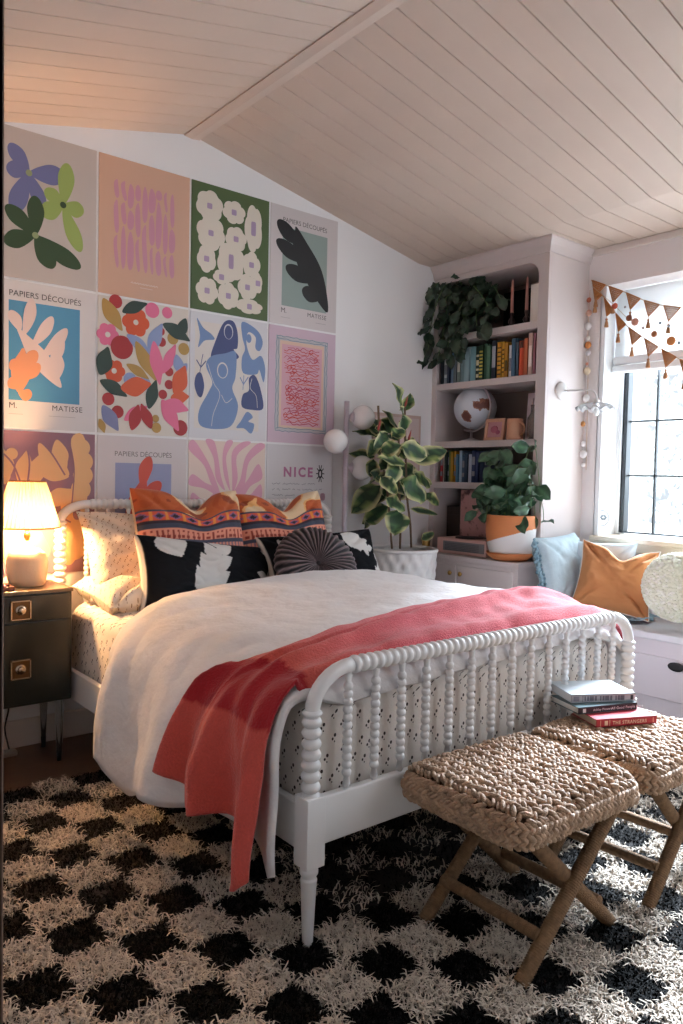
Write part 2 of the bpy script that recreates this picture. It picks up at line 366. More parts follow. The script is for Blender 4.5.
# row 0
p = Poster(0, 0, 'bdb3ad', 'pale grey print of blue, light green and dark green flowers, top left of the grid')
for cc, col_, pet in (((.35, .72), '6a6f9c', ((125, .28, .15), (8, .34, .19), (178, .2, .16), (248, .42, .17), (292, .32, .14))), ((.67, .56), '93a85c', ((82, .40, .16), (145, .20, .14), (212, .24, .17), (352, .2, .16), (290, .44, .15))), ((.41, .31), '31492c', ((88, .36, .16), (138, .34, .16), (200, .3, .17), (298, .32, .18), (330, .48, .17)))):
    for a_, l_, w_ in pet: p.petal(cc, a_, l_, w_, col_, bend=.04)
    p.blob(cc, .03, '8f9b70' if col_ != '93a85c' else '31492c')
p.done()
p = Poster(1, 0, 'cfa68e', 'peach print of wavy pink vertical strokes, second in the top row')
for i in range(9):
    u0 = .18+i*.077; v0 = .2
    while v0 < .8:
        l_ = R_.uniform(.14, .36); l_ = min(l_, .84-v0); w_ = R_.uniform(.022, .034); o_ = R_.uniform(-.015, .015)
        p.shape([(u0+o_, v0), (u0+w_, v0+l_*.15), (u0+w_*.8-o_, v0+l_*.7), (u0+o_*.5+.006, v0+l_), (u0-w_*.9, v0+l_*.8), (u0-w_*.8+o_, v0+l_*.25)], 'c78ea2')
        v0 += l_+.012
[p.stroke([(.34+.03*k+.004*math.sin(k*2), .108), (.358+.03*k, .118), (.364+.03*k, .106)], .003, 'e3d2c8', 2) for k in range(10)]; p.stroke([(.44, .085), (.58, .085)], .002, 'e3d2c8'); p.done()
p = Poster(2, 0, '4a5e37', 'dark green print filled with cream scalloped flowers with lilac centres')
for (u, v, r, ry) in ((.22, .83, .17, .17), (.53, .83, .15, .13), (.79, .74, .12, .27), (.24, .62, .18, .19), (.56, .62, .14, .14), (.19, .41, .12, .15), (.5, .43, .18, .23), (.77, .44, .12, .15), (.38, .29, .11, .08), (.2, .16, .14, .15), (.47, .15, .14, .15), (.72, .25, .13, .15), (.86, .30, .06, .12), (.75, .095, .18, .085)):
    nl_ = 5 if r < .14 else 6; ph_ = R_.random()*3; p.shape([(u+math.cos(a_)*r*.99*(.85+.17*abs(math.sin(nl_*a_/2+ph_))**.6), v+math.sin(a_)*ry*.99*PW/PH*(.85+.17*abs(math.sin(nl_*a_/2+ph_))**.6)) for a_ in [TAU*k/48 for k in range(48)]], 'd9cfc0', False); p.blob((u, v), .036, 'a890ad', .035 if ry < .2 else .09, 8, .12)
p.done()
p = Poster(3, 0, 'cdc4c3', 'pale print of a black frond on a sage panel, top right of the grid')
p.rect(.17, .16, .84, .83, '8e9d97')
p.coral((.86, .17), 118, 1.05, [(.18, 62, .3), (.38, 58, .45), (.6, 50, .5), (.8, 40, .42), (.3, 20, .5), (.55, 14, .45)], '1b1d20', .19)
p.text('PAPIERS DÉCOUPÉS', .17, .87, .037, '55504f', 1.0); p.text('M.', .16, .1, .042, '55504f'); p.text('MATISSE', .55, .1, .036, '55504f', 1.1); p.stroke([(.16, .06), (.3, .06)], .002, '9a9492'); p.stroke([(.68, .06), (.84, .06)], .002, '9a9492'); p.done()
# row 1
p = Poster(0, 1, 'd5cfce', 'white-bordered print of pale pink and orange fronds on bright blue')
p.rect(.17, .19, .84, .865, '4f8fb5')
p.coral((.66, .3), 128, .66, [(.12, -50, .26), (.3, -66, .36), (.5, -84, .40), (.7, -78, .36), (.88, -58, .36), (.95, -20, .2)], 'dcc6c0', .115)
p.coral((.26, .24), 84, .42, [(.1, 60, .12), (.45, 50, .14), (.3, -50, .24), (.62, -46, .2), (.0, -100, .12)], 'e29a70', .12)
p.text('PAPIERS DÉCOUPÉS', .17, .895, .0375, '3a3638', 1.02); p.text('M.', .17, .135, .038, '3a3638'); p.text('MATISSE', .57, .135, .036, '3a3638', 1.12); p.stroke([(.17, .095), (.3, .095)], .002, 'a8a0a0'); p.stroke([(.54, .095), (.8, .095)], .002, 'a8a0a0'); p.done()
p = Poster(1, 1, 'd6cdc2', 'busy cream print of red, orange and pink flowers with dark leaves')
for (u, v, c) in ((.4, .84, 'd0532c'), (.1, .72, 'dd6f92'), (.17, .46, 'd0532c')):
    r_ = .14 if u == .4 else .11
    for k in range(6): p.blob((u+math.cos(k*TAU/6)*r_*.6, v+math.sin(k*TAU/6)*r_*.6*PW/PH), r_*.48, c)
    p.blob((u, v), r_*.6, c); p.blob((u, v), .028, 'd6cdc2')
for (u, v, r_, c) in ((.18, .97, .07, 'a3282b'), (.58, .95, .08, 'dd6f92'), (.75, .95, .06, 'dd6f92'), (.68, .8, .045, 'a3282b'), (.69, .72, .05, 'a3282b'), (.82, .76, .065, 'b08b49'), (.95, .69, .065, 'b08b49'), (.78, .5, .05, 'a3282b'), (.78, .4, .05, 'a3282b'), (.71, .32, .05, 'a3282b'), (.34, .41, .07, '8d9cc4'), (.5, .39, .07, '8d9cc4'), (.11, .25, .065, 'a3282b'), (.21, .16, .065, 'a3282b'), (.63, .13, .04, 'b08b49'), (.64, .06, .055, 'b08b49'), (.92, .07, .085, 'a3282b'), (.25, .64, .12, 'a3282b')): p.blob((u, v), r_, c)
for (u, v, a, l, w_, c, b) in ((.05, .98, -62, .36, .13, 'b08b49', .1), (.25, .9, 32, .3, .1, '2c3f37', -.12), (.7, .86, -18, .35, .12, '2c3f37', -.1), (.97, .93, 250, .24, .1, '2c3f37', 0), (.3, .74, -28, .34, .1, '8d9cc4', -.15), (.55, .62, 72, .36, .12, '8d9cc4', -.1), (.4, .7, -62, .46, .12, 'b08b49', .05), (.3, .52, -22, .28, .08, 'b08b49', -.1), (.6, .72, -82, .46, .12, 'dd6f92', .02), (.7, .48, 62, .36, .1, 'dd6f92', .05), (.02, .42, 68, .3, .14, '2c3f37', .1), (.02, .38, -20, .32, .11, '2c3f37', -.1), (.86, .64, -75, .24, .1, '8d9cc4', 0), (.99, .58, 235, .2, .08, '8d9cc4', 0), (.84, .33, 62, .34, .15, 'cf5a33', .1), (.8, .3, 2, .22, .12, 'cf5a33', .1), (.24, .34, 6, .34, .16, 'cf5a33', .1), (.55, .2, 78, .32, .11, '2c3f37', -.05), (.28, .1, 38, .3, .1, 'dd6f92', -.1), (.36, .03, 72, .28, .11, 'a3282b', .04), (.58, .05, 112, .28, .1, 'a3282b', .04), (.7, .28, -60, .38, .13, 'dd6f92', .02), (.72, .26, -8, .3, .12, 'dd6f92', -.08), (.05, .2, -58, .3, .12, '7a7fa8', .03), (.02, .1, -70, .15, .06, 'b08b49', 0)): p.leaf((u, v), a, l, w_*1.25, c, b)
p.done()
p = Poster(2, 1, 'd3d1d4', 'white print of light and dark blue cut-paper figures, bird and vase')
p.rect(.06, .08, .9, .93, 'd8d0c9')
B1, B2 = '6f88b3', '3d4878'
p.shape([(.08, .95), (.16, .88), (.26, .84), (.3, .8), (.18, .78), (.1, .72), (.12, .82)], B1)
p.shape([(.26, .64), (.32, .8), (.42, .95), (.54, .97), (.6, .88), (.6, .76), (.55, .74), (.62, .68), (.44, .63)], B2)
p.blob((.48, .88), .06, 'c9c8cf', .085); p.blob((.48, .875), .05, B2, .075)
p.shape([(.66, .98), (.86, .93), (.94, .84), (.9, .76), (.84, .78), (.84, .87), (.74, .9), (.72, .8), (.8, .68), (.92, .72), (.98, .62), (.96, .5), (.9, .6), (.86, .56), (.68, .56), (.66, .68), (.7, .76), (.66, .86)], B1); p.blob((.75, .85), .035, B1, .05)
p.shape([(.14, .1), (.12, .22), (.24, .38), (.28, .46), (.2, .58), (.26, .66), (.44, .7), (.58, .72), (.58, .52), (.54, .42), (.62, .28), (.54, .12), (.36, .08)], B1)
p.blob((.41, .56), .07, 'd8d0c9', .09); p.blob((.41, .557), .058, B1, .077)
p.stroke([(.22, .6), (.3, .45), (.38, .36), (.3, .2), (.28, .1)], .003, 'd8d0c9'); p.stroke([(.4, .36), (.46, .3), (.54, .34)], .003, 'd8d0c9')
p.shape([(.08, .5), (.14, .52), (.18, .42), (.15, .33), (.1, .34), (.06, .42)], B2)
p.stroke([(.12, .5), (.14, .6), (.16, .67)], .004, B2); p.stroke([(.13, .56), (.2, .62)], .006, B2); p.stroke([(.13, .57), (.08, .62)], .006, B2)
p.shape([(.67, .28), (.68, .38), (.76, .42), (.76, .52), (.84, .55), (.92, .44), (.96, .28), (.8, .26)], B2); p.stroke([(.8, .52), (.78, .44), (.86, .38), (.88, .28)], .003, 'd8d0c9')
p.stroke([(.68, .42), (.69, .54)], .004, B1); p.stroke([(.69, .47), (.75, .53)], .006, B1); p.stroke([(.69, .46), (.64, .52)], .006, B1)
p.shape([(.6, .1), (.66, .16), (.74, .24), (.82, .2), (.76, .16), (.84, .14), (.8, .06), (.7, .1)], B1); p.done()
p = Poster(3, 1, 'c9b0be', 'lilac-bordered print of tangled red scribbles on pink, right end of second row')
p.rect(.1, .1, .88, .92, 'b7b3b8'); p.rect(.16, .13, .82, .88, 'd9b9a4'); p.rect(.19, .15, .79, .85, 'd3a3b0')
for (u0, v0, u1, v1) in ((.11, .1, .11, .92), (.145, .12, .145, .9), (.87, .1, .87, .92), (.84, .12, .84, .9)):
    p.stroke([(u0+R_.uniform(-.008, .008), v0+(v1-v0)*k/24) for k in range(25)], .0035, '6b8791', 3)
for v0 in (.1, .125, .89, .915): p.stroke([(.12+.75*k/16, v0+R_.uniform(-.006, .006)) for k in range(17)], .0035, '6b8791', 3)
for i in range(34):
    v0 = .17+i*.0198; u0 = .21+R_.random()*.1; pts = []
    while u0 < .77: pts.append((u0, v0+R_.uniform(-.013, .013))); u0 += R_.uniform(.02, .055)
    if len(pts) > 3: p.stroke(pts, R_.uniform(.003, .0055), R_.choice(['c23b35', 'c9564a', 'c23b35', 'b8425a']), 4)
for i in range(26):
    u0 = R_.uniform(.22, .7); v0 = R_.uniform(.2, .8); p.stroke([(u0, v0), (u0+.04, v0+.025), (u0+.02, v0+.045), (u0-.015, v0+.03), (u0, v0)], .004, 'c23b35', 4)
p.done()
# row 2
p = Poster(0, 2, '8a6472', 'mauve print of warm cream leaves and round fruits, behind the lamp')
YE = 'dcae7c'
for (u, v, a, l, w_, b) in ((.15, .66, 100, .32, .15, 0), (.05, .6, 62, .3, .12, .05), (.28, .62, 75, .34, .13, .08), (.4, .62, 80, .34, .13, -.1), (.45, .92, -60, .3, .1, 0), (.62, .95, -78, .3, .12, .05), (.7, .72, 110, .26, .1, 0), (.74, .7, 140, .3, .1, 0), (.74, .69, 172, .3, .1, .05), (.5, .5, 20, .3, .13, .1), (.7, .4, 70, .3, .14, 0), (.12, .45, 20, .4, .15, .1), (.45, .4, 70, .2, .2, 0), (.1, .1, 60, .4, .2, .1), (.4, .05, 80, .36, .2, 0), (.75, .05, 100, .34, .2, 0)): p.leaf((u, v), a, l, w_*1.3, YE, b)
for (u, v, r_) in ((.2, .84, .055), (.52, .74, .07), (.86, .9, .09), (.88, .8, .1), (.88, .7, .1), (.86, .6, .1), (.84, .5, .09), (.8, .38, .16), (.78, .2, .16), (.15, .3, .12)): p.blob((u, v), r_, YE)
p.shape([(.76, .96), (.9, .96), (.92, .5), (.78, .42), (.8, .7)], YE); p.blob((.82, .42), .04, '8a6472', .06)
for pts_ in (((.02, .9), (.2, .78), (.3, .6)), ((.3, .97), (.36, .8), (.34, .62)), ((.02, .7), (.14, .62), (.3, .6)), ((.42, .96), (.56, .86), (.7, .7)), ((.5, .66), (.62, .62), (.76, .66)), ((.1, .5), (.3, .45), (.5, .52)), ((.55, .5), (.62, .42), (.76, .36)), ((.3, .35), (.45, .3), (.6, .33))): p.stroke(pts_, .008, '8a6472')
p.stroke([(.74, .95), (.79, .75), (.77, .5)], .006, '8a6472'); p.done()
p = Poster(1, 2, 'cdc3c3', 'white-bordered print of a red frond on lavender, behind the left orange pillow')
p.rect(.19, .19, .82, .80, '8f93b5')
p.coral((.34, .24), 74, .66, [(.0, -40, .34), (.3, -42, .36), (.62, -46, .3), (.5, 48, .12), (.8, 10, .34), (.0, 40, .15)], 'c74b38', .15)
p.shape([(.19, .19), (.19, .35), (.36, .42), (.5, .3), (.6, .19)], 'b3232b', False)
p.text('PAPIERS DÉCOUPÉS', .18, .85, .036, '6b6260', 1.0); p.text('M.', .19, .13, .04, '6b6260'); p.text('MATISSE', .56, .13, .034, '6b6260', 1.1); p.done()
p = Poster(2, 2, 'dcc7bb', 'cream print of wavy pink rays spreading from the middle, third row')
for k in range(17):
    a = k*TAU/17+.1; L1 = .42/max(abs(math.cos(a)), abs(math.sin(a))*.78); wv = .03+.02*R_.random(); c0 = (.5, .5)
    d1 = Vector((math.cos(a), math.sin(a))); n1 = Vector((-d1.y, d1.x)); pts = []
    for t, q in ((.18, 0), (.4, wv), (.7, wv*.8+.03), (1.08, wv*1.8), (1.08, -wv*1.2), (.7, -wv*.8+.03), (.4, -wv*.8)):
        q += .035*math.sin(t*7+k); v = d1*(t*L1)+n1*q; pts.append((min(max(c0[0]+v.x, .0), 1), min(max(c0[1]+v.y, .0), 1)))
    p.shape(pts, 'd59aae')
p.done()
p = Poster(3, 2, 'ccc8ca', 'pale print reading NICE above handwritten lines, bottom right of the grid')
p.text('NICE', .24, .725, .078, 'a8688c', 1.35, .003)
p.blob((.8, .755), .035, '1c1c20', .06); p.blob((.8, .755), .014, 'ccc8ca', .034)
for k in range(10):
    a = k*TAU/10; p.stroke([(.8+.03*math.cos(a), .755+.045*math.sin(a)), (.8+.065*math.cos(a), .755+.08*math.sin(a))], .006, '1c1c20', 2)
def scrawl(v, u0, u1, c='5f5d66', w_=.0022, h=.008):
    u = u0; pts = []
    while u < u1:
        pts.append((u, v+R_.uniform(-h, h))); u += .012
        if R_.random() < .16 and len(pts) > 3: p.stroke(pts, w_, c, 2); pts = []; u += .02
    if len(pts) > 3: p.stroke(pts, w_, c, 2)
for v, u0, u1 in ((.66, .08, .72), (.61, .08, .86), (.56, .08, .42), (.56, .52, .62), (.52, .12, .4), (.47, .08, .3), (.47, .66, .86), (.38, .66, .86), (.34, .2, .8), (.3, .1, .85), (.25, .1, .7), (.2, .1, .85), (.15, .1, .5)): scrawl(v, u0, u1)
scrawl(.43, .68, .9, '2b2b30', .003); scrawl(.33, .7, .86, '55555c', .002)
p.stroke([(.71, .56), (.685, .53), (.7, .50)], .008, '1c1c20'); p.blob((.84, .545), .042, 'a8828f', .05, 8, .05); p.done()

# ------------------------------------------------------------------ rug (checkerboard shag)
RC = .15; RX0, RY0, RNX, RNY = -.715, -.533, 23, 21
mb = MB().box(RX0, RX0+RC*RNX, RY0, RY0-RC*RNY, 0, .008)
rug = tag(mb.build('shag_rug', mat('rug_backing', '2a2523', .95)), 'cream and black checkerboard shag rug under the bed and stools', 'rug')
m_cream = mat('rug_cream_yarn', 'd6c8b9', .9, var=.12, vscale=9); m_dark = mat('rug_black_yarn', '050506', .8, spec=.12)
def pile():
    rs = np.random.RandomState(4); P = []; Mi = []
    for i in range(RNX):
        for j in range(RNY):
            cx, cy = RX0+RC*(i+.5), RY0-RC*(j+.5)
            if cy > -2.0 and cx > .45: continue_ = True
            else: continue_ = False
            d_ = math.hypot(cx-CAMP.x, cy-CAMP.y); n = int(520 if d_ < 2.2 else 330 if d_ < 3 else 200)
            if continue_: n = 90
            k = 1 if (i+j) % 2 == 0 else 0   # black where the index sum is odd
            P.append(np.c_[cx+(rs.rand(n)-.5)*RC, cy+(rs.rand(n)-.5)*RC]); Mi.append(np.full(n, k))
    P = np.concatenate(P); Mi = np.concatenate(Mi); n = len(P); a = rs.rand(n)*TAU; L_ = .026+.016*rs.rand(n); cream = Mi == CK; L_[~cream] *= .72
    lean = .25+.75*rs.rand(n); curl = a+rs.normal(size=n)*.9; w_ = .0016+.0012*rs.rand(n)
    p0 = np.c_[P, np.full(n, .006)]; d1 = np.c_[np.cos(a)*lean*.5, np.sin(a)*lean*.5, np.ones(n)*.8]*L_[:, None]*.45
    d2 = np.c_[np.cos(a)*lean, np.sin(a)*lean, .45-.25*lean]*L_[:, None]*.5; d3 = np.c_[np.cos(curl)*.9, np.sin(curl)*.9, .05-.35*lean]*L_[:, None]*.4
    q = [p0, p0+d1, p0+d1+d2, p0+d1+d2+d3]; q[3][:, 2] = np.maximum(q[3][:, 2], .009)
    b = a+rs.rand(n)*3; s_ = np.c_[np.cos(b), np.sin(b), np.zeros(n)]*w_[:, None]
    V = np.stack([q[0]-s_, q[0]+s_, q[1]-s_, q[1]+s_, q[2]-s_*.9, q[2]+s_*.9, q[3]-s_*.4, q[3]+s_*.4], 1).reshape(-1, 3)
    base = np.arange(n)[:, None, None]*8; F = (base+np.array([[0, 1, 3, 2], [2, 3, 5, 4], [4, 5, 7, 6]])[None]).reshape(-1, 4)
    me = bpy.data.meshes.new('pile'); me.vertices.add(len(V)); me.vertices.foreach_set('co', V.astype('f').ravel())
    me.loops.add(F.size); me.loops.foreach_set('vertex_index', F.astype('i').ravel()); me.polygons.add(len(F)); me.polygons.foreach_set('loop_start', np.arange(0, F.size, 4, dtype='i'))
    me.materials.append(m_dark); me.materials.append(m_cream); me.polygons.foreach_set('material_index', np.repeat((Mi == CK).astype('i'), 3)); me.polygons.foreach_set('use_smooth', np.ones(len(F), bool))
    me.update(calc_edges=True); me.validate()
    o = bpy.data.objects.new('pile', me); COL.objects.link(o); o.parent = rug; o.location = -ORG[rug.name]; tag(o, kind='stuff')
CK = 0   # parity that is cream
pile()

# ------------------------------------------------------------------ bed
BX0, BX1, FY, HY = .303, 1.907, -2.06, -.075
bed = empty('spindle_bed', (1.1, -1.07, 0), label='white spindle bed with bobbin-turned headboard and footboard standing on the checkerboard rug', cat='bed')
def postz(x, y, leg_top, blk0, blk1, b1, nb, rb, name):
    mb = MB(); M = Matrix.Translation((x, y, 0))
    mb.lathe([(.001, 0), (.013, 0), (.015, .01), (.022, leg_top-.055), (.024, leg_top-.04), (.019, leg_top-.034), (.026, leg_top-.022), (.026, leg_top-.012), (.018, leg_top-.004), (.028, blk0)], 20, M)
    mb.box(x-.031, x+.031, y-.031, y+.031, blk0, blk1)
    mb.lathe([(.028, blk1-.002), (.022, blk1+.006)]+bobbins(blk1+.008, b1, nb, rb, rb*.62)+[(rb*.7, b1), (rb*1.02, b1+.006), (rb*1.02, b1+.012), (.021, b1+.018)], 20, M)
    return mb.build(name, m_white, bed, bevel=.004)
for x in (BX0, BX1): postz(x, FY, .235, .235, .43, .648, 7, .028, 'footboard_post'); postz(x, HY, .235, .235, .60, 1.05, 14, .029, 'headboard_post')
def rail(y, zr, R, zst, n, name):
    A = []; 
    for k in range(9): t = k/8*PI/2; A.append((BX0+R-R*math.cos(t), y, zst+(zr-zst)*math.sin(t)))
    mb = MB().tube([(BX0, y, zst-.02)]+A, [.021]*10, 14).tube([(BX1, y, zst-.02)]+[(BX0+BX1-p[0], y, p[2]) for p in A], [.021]*10, 14)
    L_ = BX1-BX0-2*R; M = Matrix.Translation((BX0+R, y, zr)) @ Matrix.Rotation(PI/2, 4, 'Y')
    mb.lathe(bobbins(0, L_, n, .026, .0175), 16, M); return mb.build(name, m_white, bed)
rail(FY, .772, .135, .655, 46, 'footboard_top_rail'); rail(HY, 1.145, .14, 1.065, 46, 'headboard_top_rail')
MB().box(BX0, BX1, FY-.014, FY+.014, .285, .42).build('footboard_lower_rail', m_white, bed, bevel=.005)
MB().box(BX0, BX1, HY-.014, HY+.014, .50, .62).build('headboard_lower_rail', m_white, bed, bevel=.005)
def baluster(x, y, z0, z1, n, rb):
    e = .035; pr = [(.006, z0), (.0115, z0+.012), (.008, z0+e)]+bobbins(z0+e, z1-e, n, rb, rb*.6)+[(.008, z1-e+.002), (.0115, z1-.014), (.006, z1)]
    return MB().lathe(pr, 12, Matrix.Translation((x, y, 0))).build('baluster', m_white, bed)
for k in range(14): baluster(.43+k*.1046, FY, .418, .758, 12, .0145); baluster(.43+k*.1046, HY, .615, 1.13, 18, .0145)
for x in (BX0, BX1): MB().box(x-.013, x+.013, FY+.02, HY-.02, .265, .395).build('side_rail', m_white, bed, bevel=.004)
MB().box(BX0+.02, BX1-.02, FY+.04, HY-.04, .30, .33).build('slat_base', mat('slats', '9b8468', .7), bed)
m_sheet = mat_dots('sprig_cotton', 'e3dad2', '3b2c28', .044, .10)
m_sheet2 = mat_dots('sprig_pillow_cotton', 'e0d0be', '8a6238', .025, .10)
def rounded_block(x0, x1, y0, y1, z0, z1, r, n=10, puff=.0):
    """mattress-like block with UVs in metres"""
    mb = MB()
    pro = [(0, z0), (0, z1-r)]+[(r-r*math.cos(t), z1-r+r*math.sin(t)) for t in [PI/2*i/6 for i in range(1, 7)]]
    xc, yc = (x0+x1)/2, (y0+y1)/2; ring = []
    def loop(ins):
        P = []; rr = .07; hx, hy = (x1-x0)/2-ins, (y1-y0)/2-ins
        for qx, qy, a0 in ((1, 1, 0), (-1, 1, 90), (-1, -1, 180), (1, -1, 270)):
            for k in range(6):
                a = rad(a0+k*18); P.append((xc+qx*(hx-rr)+rr*math.cos(a), yc+qy*(hy-rr)+rr*math.sin(a)))
        return P
    v = []; uv = []; k = 0; dist = 0; prev = None
    for (ins, z) in pro:
        P = loop(ins); 
        if prev is not None: dist += math.hypot(ins-prev[0], z-prev[1])
        prev = (ins, z); cum = 0
        for i, p in enumerate(P+[P[0]]):
            if i: cum += math.hypot(p[0]-last[0], p[1]-last[1])
            last = p; v.append((p[0], p[1], z)); uv.append((cum, dist))
    n_ = 25; f = []
    for i in range(len(pro)-1):
        for j in range(n_-1): f.append((i*n_+j, i*n_+j+1, (i+1)*n_+j+1, (i+1)*n_+j))
    mb.add(v, f, uvs=uv); o = (len(pro)-1)*n_
    top = v[o:o+24]; mb.add(top, [tuple(range(24))], uvs=[(p[0], p[1]) for p in top], smooth=True)
    return mb
mt = rounded_block(BX0+.025, BX1-.025, FY+.045, HY-.03, .33, .695, .08)
tag(mt.build('mattress', m_sheet), 'thick mattress in a cream sheet with tiny dark sprigs, lying in the bed frame', 'mattress')

def catmull(P, t):
    n = len(P)-1; x = min(max(t, 0), .99999)*n; i = int(x); f = x-i; g = lambda k: Vector(P[min(max(k, 0), n)])
    a, b, c, d_ = g(i-1), g(i), g(i+1), g(i+2); return .5*((2*b)+(c-a)*f+(2*a-5*b+4*c-d_)*f*f+(3*b-a-3*c+d_)*f**3)
def even(P, m=80):
    q = [catmull(P, k/400) for k in range(401)]; L_ = [0]
    for k in range(400): L_.append(L_[-1]+(q[k+1]-q[k]).length)
    out = []; j = 0
    for k in range(m+1):
        s = L_[-1]*k/m
        while j < 399 and L_[j+1] < s: j += 1
        t = (s-L_[j])/max(L_[j+1]-L_[j], 1e-9); out.append(q[j].lerp(q[j+1], min(max(t, 0), 1)))
    return out, L_[-1]
PH0 = [(.13, .20), (.155, .36), (.185, .50), (.23, .62), (.33, .715), (.50, .765), (.85, .80), (1.3, .825), (1.65, .815), (1.85, .75), (1.96, .62), (1.985, .45), (2.0, .28)]
PF0 = [(.24, .27), (.225, .37), (.225, .48), (.235, .60), (.30, .70), (.45, .745), (.85, .765), (1.3, .785), (1.65, .79), (1.85, .745), (1.945, .66), (1.965, .5), (1.97, .33)]
EH, LH = even(PH0, 160); EF, LF = even(PF0, 160)
def duvet_surf(a, y, off=0):
    """top surface point of the duvet at fraction a across, at depth y"""
    t = min(max((y+.75)/(-2.03+.75), 0), 1); k = a*160; i = min(int(k), 159); f = k-i
    p = EH[i].lerp(EH[i+1], f).lerp(EF[i].lerp(EF[i+1], f), t)
    q = EH[min(i+1, 160)].lerp(EF[min(i+1, 160)], t)-EH[max(i-1, 0)].lerp(EF[max(i-1, 0)], t); n = Vector((-q.y, q.x)).normalized()
    return p+n*off, n
def duv_w(a, y, p):
    hang = max(0, 1-a/.17); hr = max(0, (a-.86)/.14)
    w_ = (.024*hang*math.sin(y*17+a*5)+.03*hang*math.sin(y*8.5+1+a*9)+.045*hang*nz(y*5, a*6, 2)+.03*hang*abs(nz(y*3+a*7, a*12-y*2, 6)))
    w_ += .011*nz(p.x*2.2, y*3.1, 1.3)+.020*abs(nz(p.x*3+y*2, y*5-p.x*2, 5))+.006*nz(p.x*11, y*9, 3)
    w_ += .01*hr*math.sin(y*20)
    return w_, hang
def duvet(a, b):
    yh = -.62-.27*min(1, max(0, (.30-a)/.14))-.07*max(0, 1-a/.16); yf = -2.028
    y = yh+(yf-yh)*b; p, n = duvet_surf(a, y); w_, hang = duv_w(a, y, p)
    edge = math.exp(-b*22); x = p.x+n.x*w_; z = p.y+n.y*w_-(.075*edge if a > .17 else .075*edge*a/.17)
    z += .04*hang**2*(math.sin(y*7.0+.6)-.5*math.sin(y*15))*(1 if a < .17 else 0)
    if a < .17: x += .02*edge
    if b > .93 and a > .16: z -= .10*((b-.93)/.07)**2*min(1, (a-.16)*12)
    return (x, y, max(z, .03))
m_duv = mat('white_linen', 'e3dfdf', .9, sheen=.15, bump=.6, bscale=22)
mb = MB().grid(110, 70, duvet)
tag(mb.build('duvet', m_duv, solid=.022, soff=-1), 'white linen duvet spread over the bed and hanging down its left side', 'duvet')

# blanket
a0_b, a1_b = .0, .93
def blk_a(a, b): a0 = .05-.052*min(1, b*1.15)+.005*math.sin(b*13); a0 = max(a0, -.004); return a0+(a1_b-a0)*a
def blanket(a, b, d_hem=0):
    aa = blk_a(a, b)
    yh0 = float(np.interp(aa, [0, .08, .16, .22, .28, .36, .50, .63, .76, .84, 1], [-1.56, -1.57, -1.62, -1.74, -1.74, -1.70, -1.64, -1.64, -1.70, -1.80, -1.84]))+.008*math.sin(aa*22)
    hang = max(0, 1-aa/.19)
    yh = yh0; yf = -2.012-.035*hang
    y = yh+(yf-yh)*b; p, n = duvet_surf(aa, y); w0, h0 = duv_w(aa, y, p); hang = max(0, 1-aa/.19)
    fold = w0+.004
    fold += hang**.7*(.034*(1+math.sin(b*14+1.6+aa*3))+.012*(1+math.sin(b*29+aa*9)))+.010
    fold += .034*math.exp(-((b-(.62-.55*(aa-.2)))/.10)**2)*min(1, max(0, (aa-.05)*6))*(1-max(0, aa-.6))
    fold += .024*math.exp(-((b-(.25+.1*math.sin(aa*5)))/.05)**2)*min(1, max(0, (aa-.05)*6))
    fold += .010*nz(aa*9, b*3, 4)+.005*nz(aa*24, b*8, 7)
    x = p.x+n.x*(.018+fold); z = p.y+n.y*(.018+fold)
    x -= .018*hang; z -= .03*hang*math.sin(b*9)-0.02*hang*(1-b)
    ee = min(b, 1-b); 
    if b < .03 and aa > .19: z -= .012*(1-ee/.03)
    if b > .90 and aa > .19: z -= .045*((b-.90)/.10)**2; y -= .012*((b-.90)/.10)
    return (x, y, z)
CR, RD, PK = lin('cf5a4c'), lin('a5121f'), lin('d65c66')  # coral to pink drift puts lamp and daylight tints into the wool colour
def bl_col(a, b):
    aa = blk_a(a, b); d_ = aa*2.62
    if .36 < d_ < .525: return RD
    if d_ > 2.27: return RD
    t = min(max((d_-.5)/.5, 0), 1); t2 = .06*nz(aa*60, b*20); c = [CR[i]*(1-t)+PK[i]*t for i in range(3)] if d_ > .45 else lin('cb5248')
    return tuple(v*(1+t2) for v in c)

m_blk = mat('brushed_wool', vcol=True, rough=.95, sheen=.25, bump=.5, bscale=160, var=.1, vscale=160)
tag(MB().grid(230, 80, blanket, cfn=bl_col).build('wool_blanket', m_blk, solid=.011, soff=1), 'coral pink wool blanket with a deep red band across the foot of the bed', 'blanket')

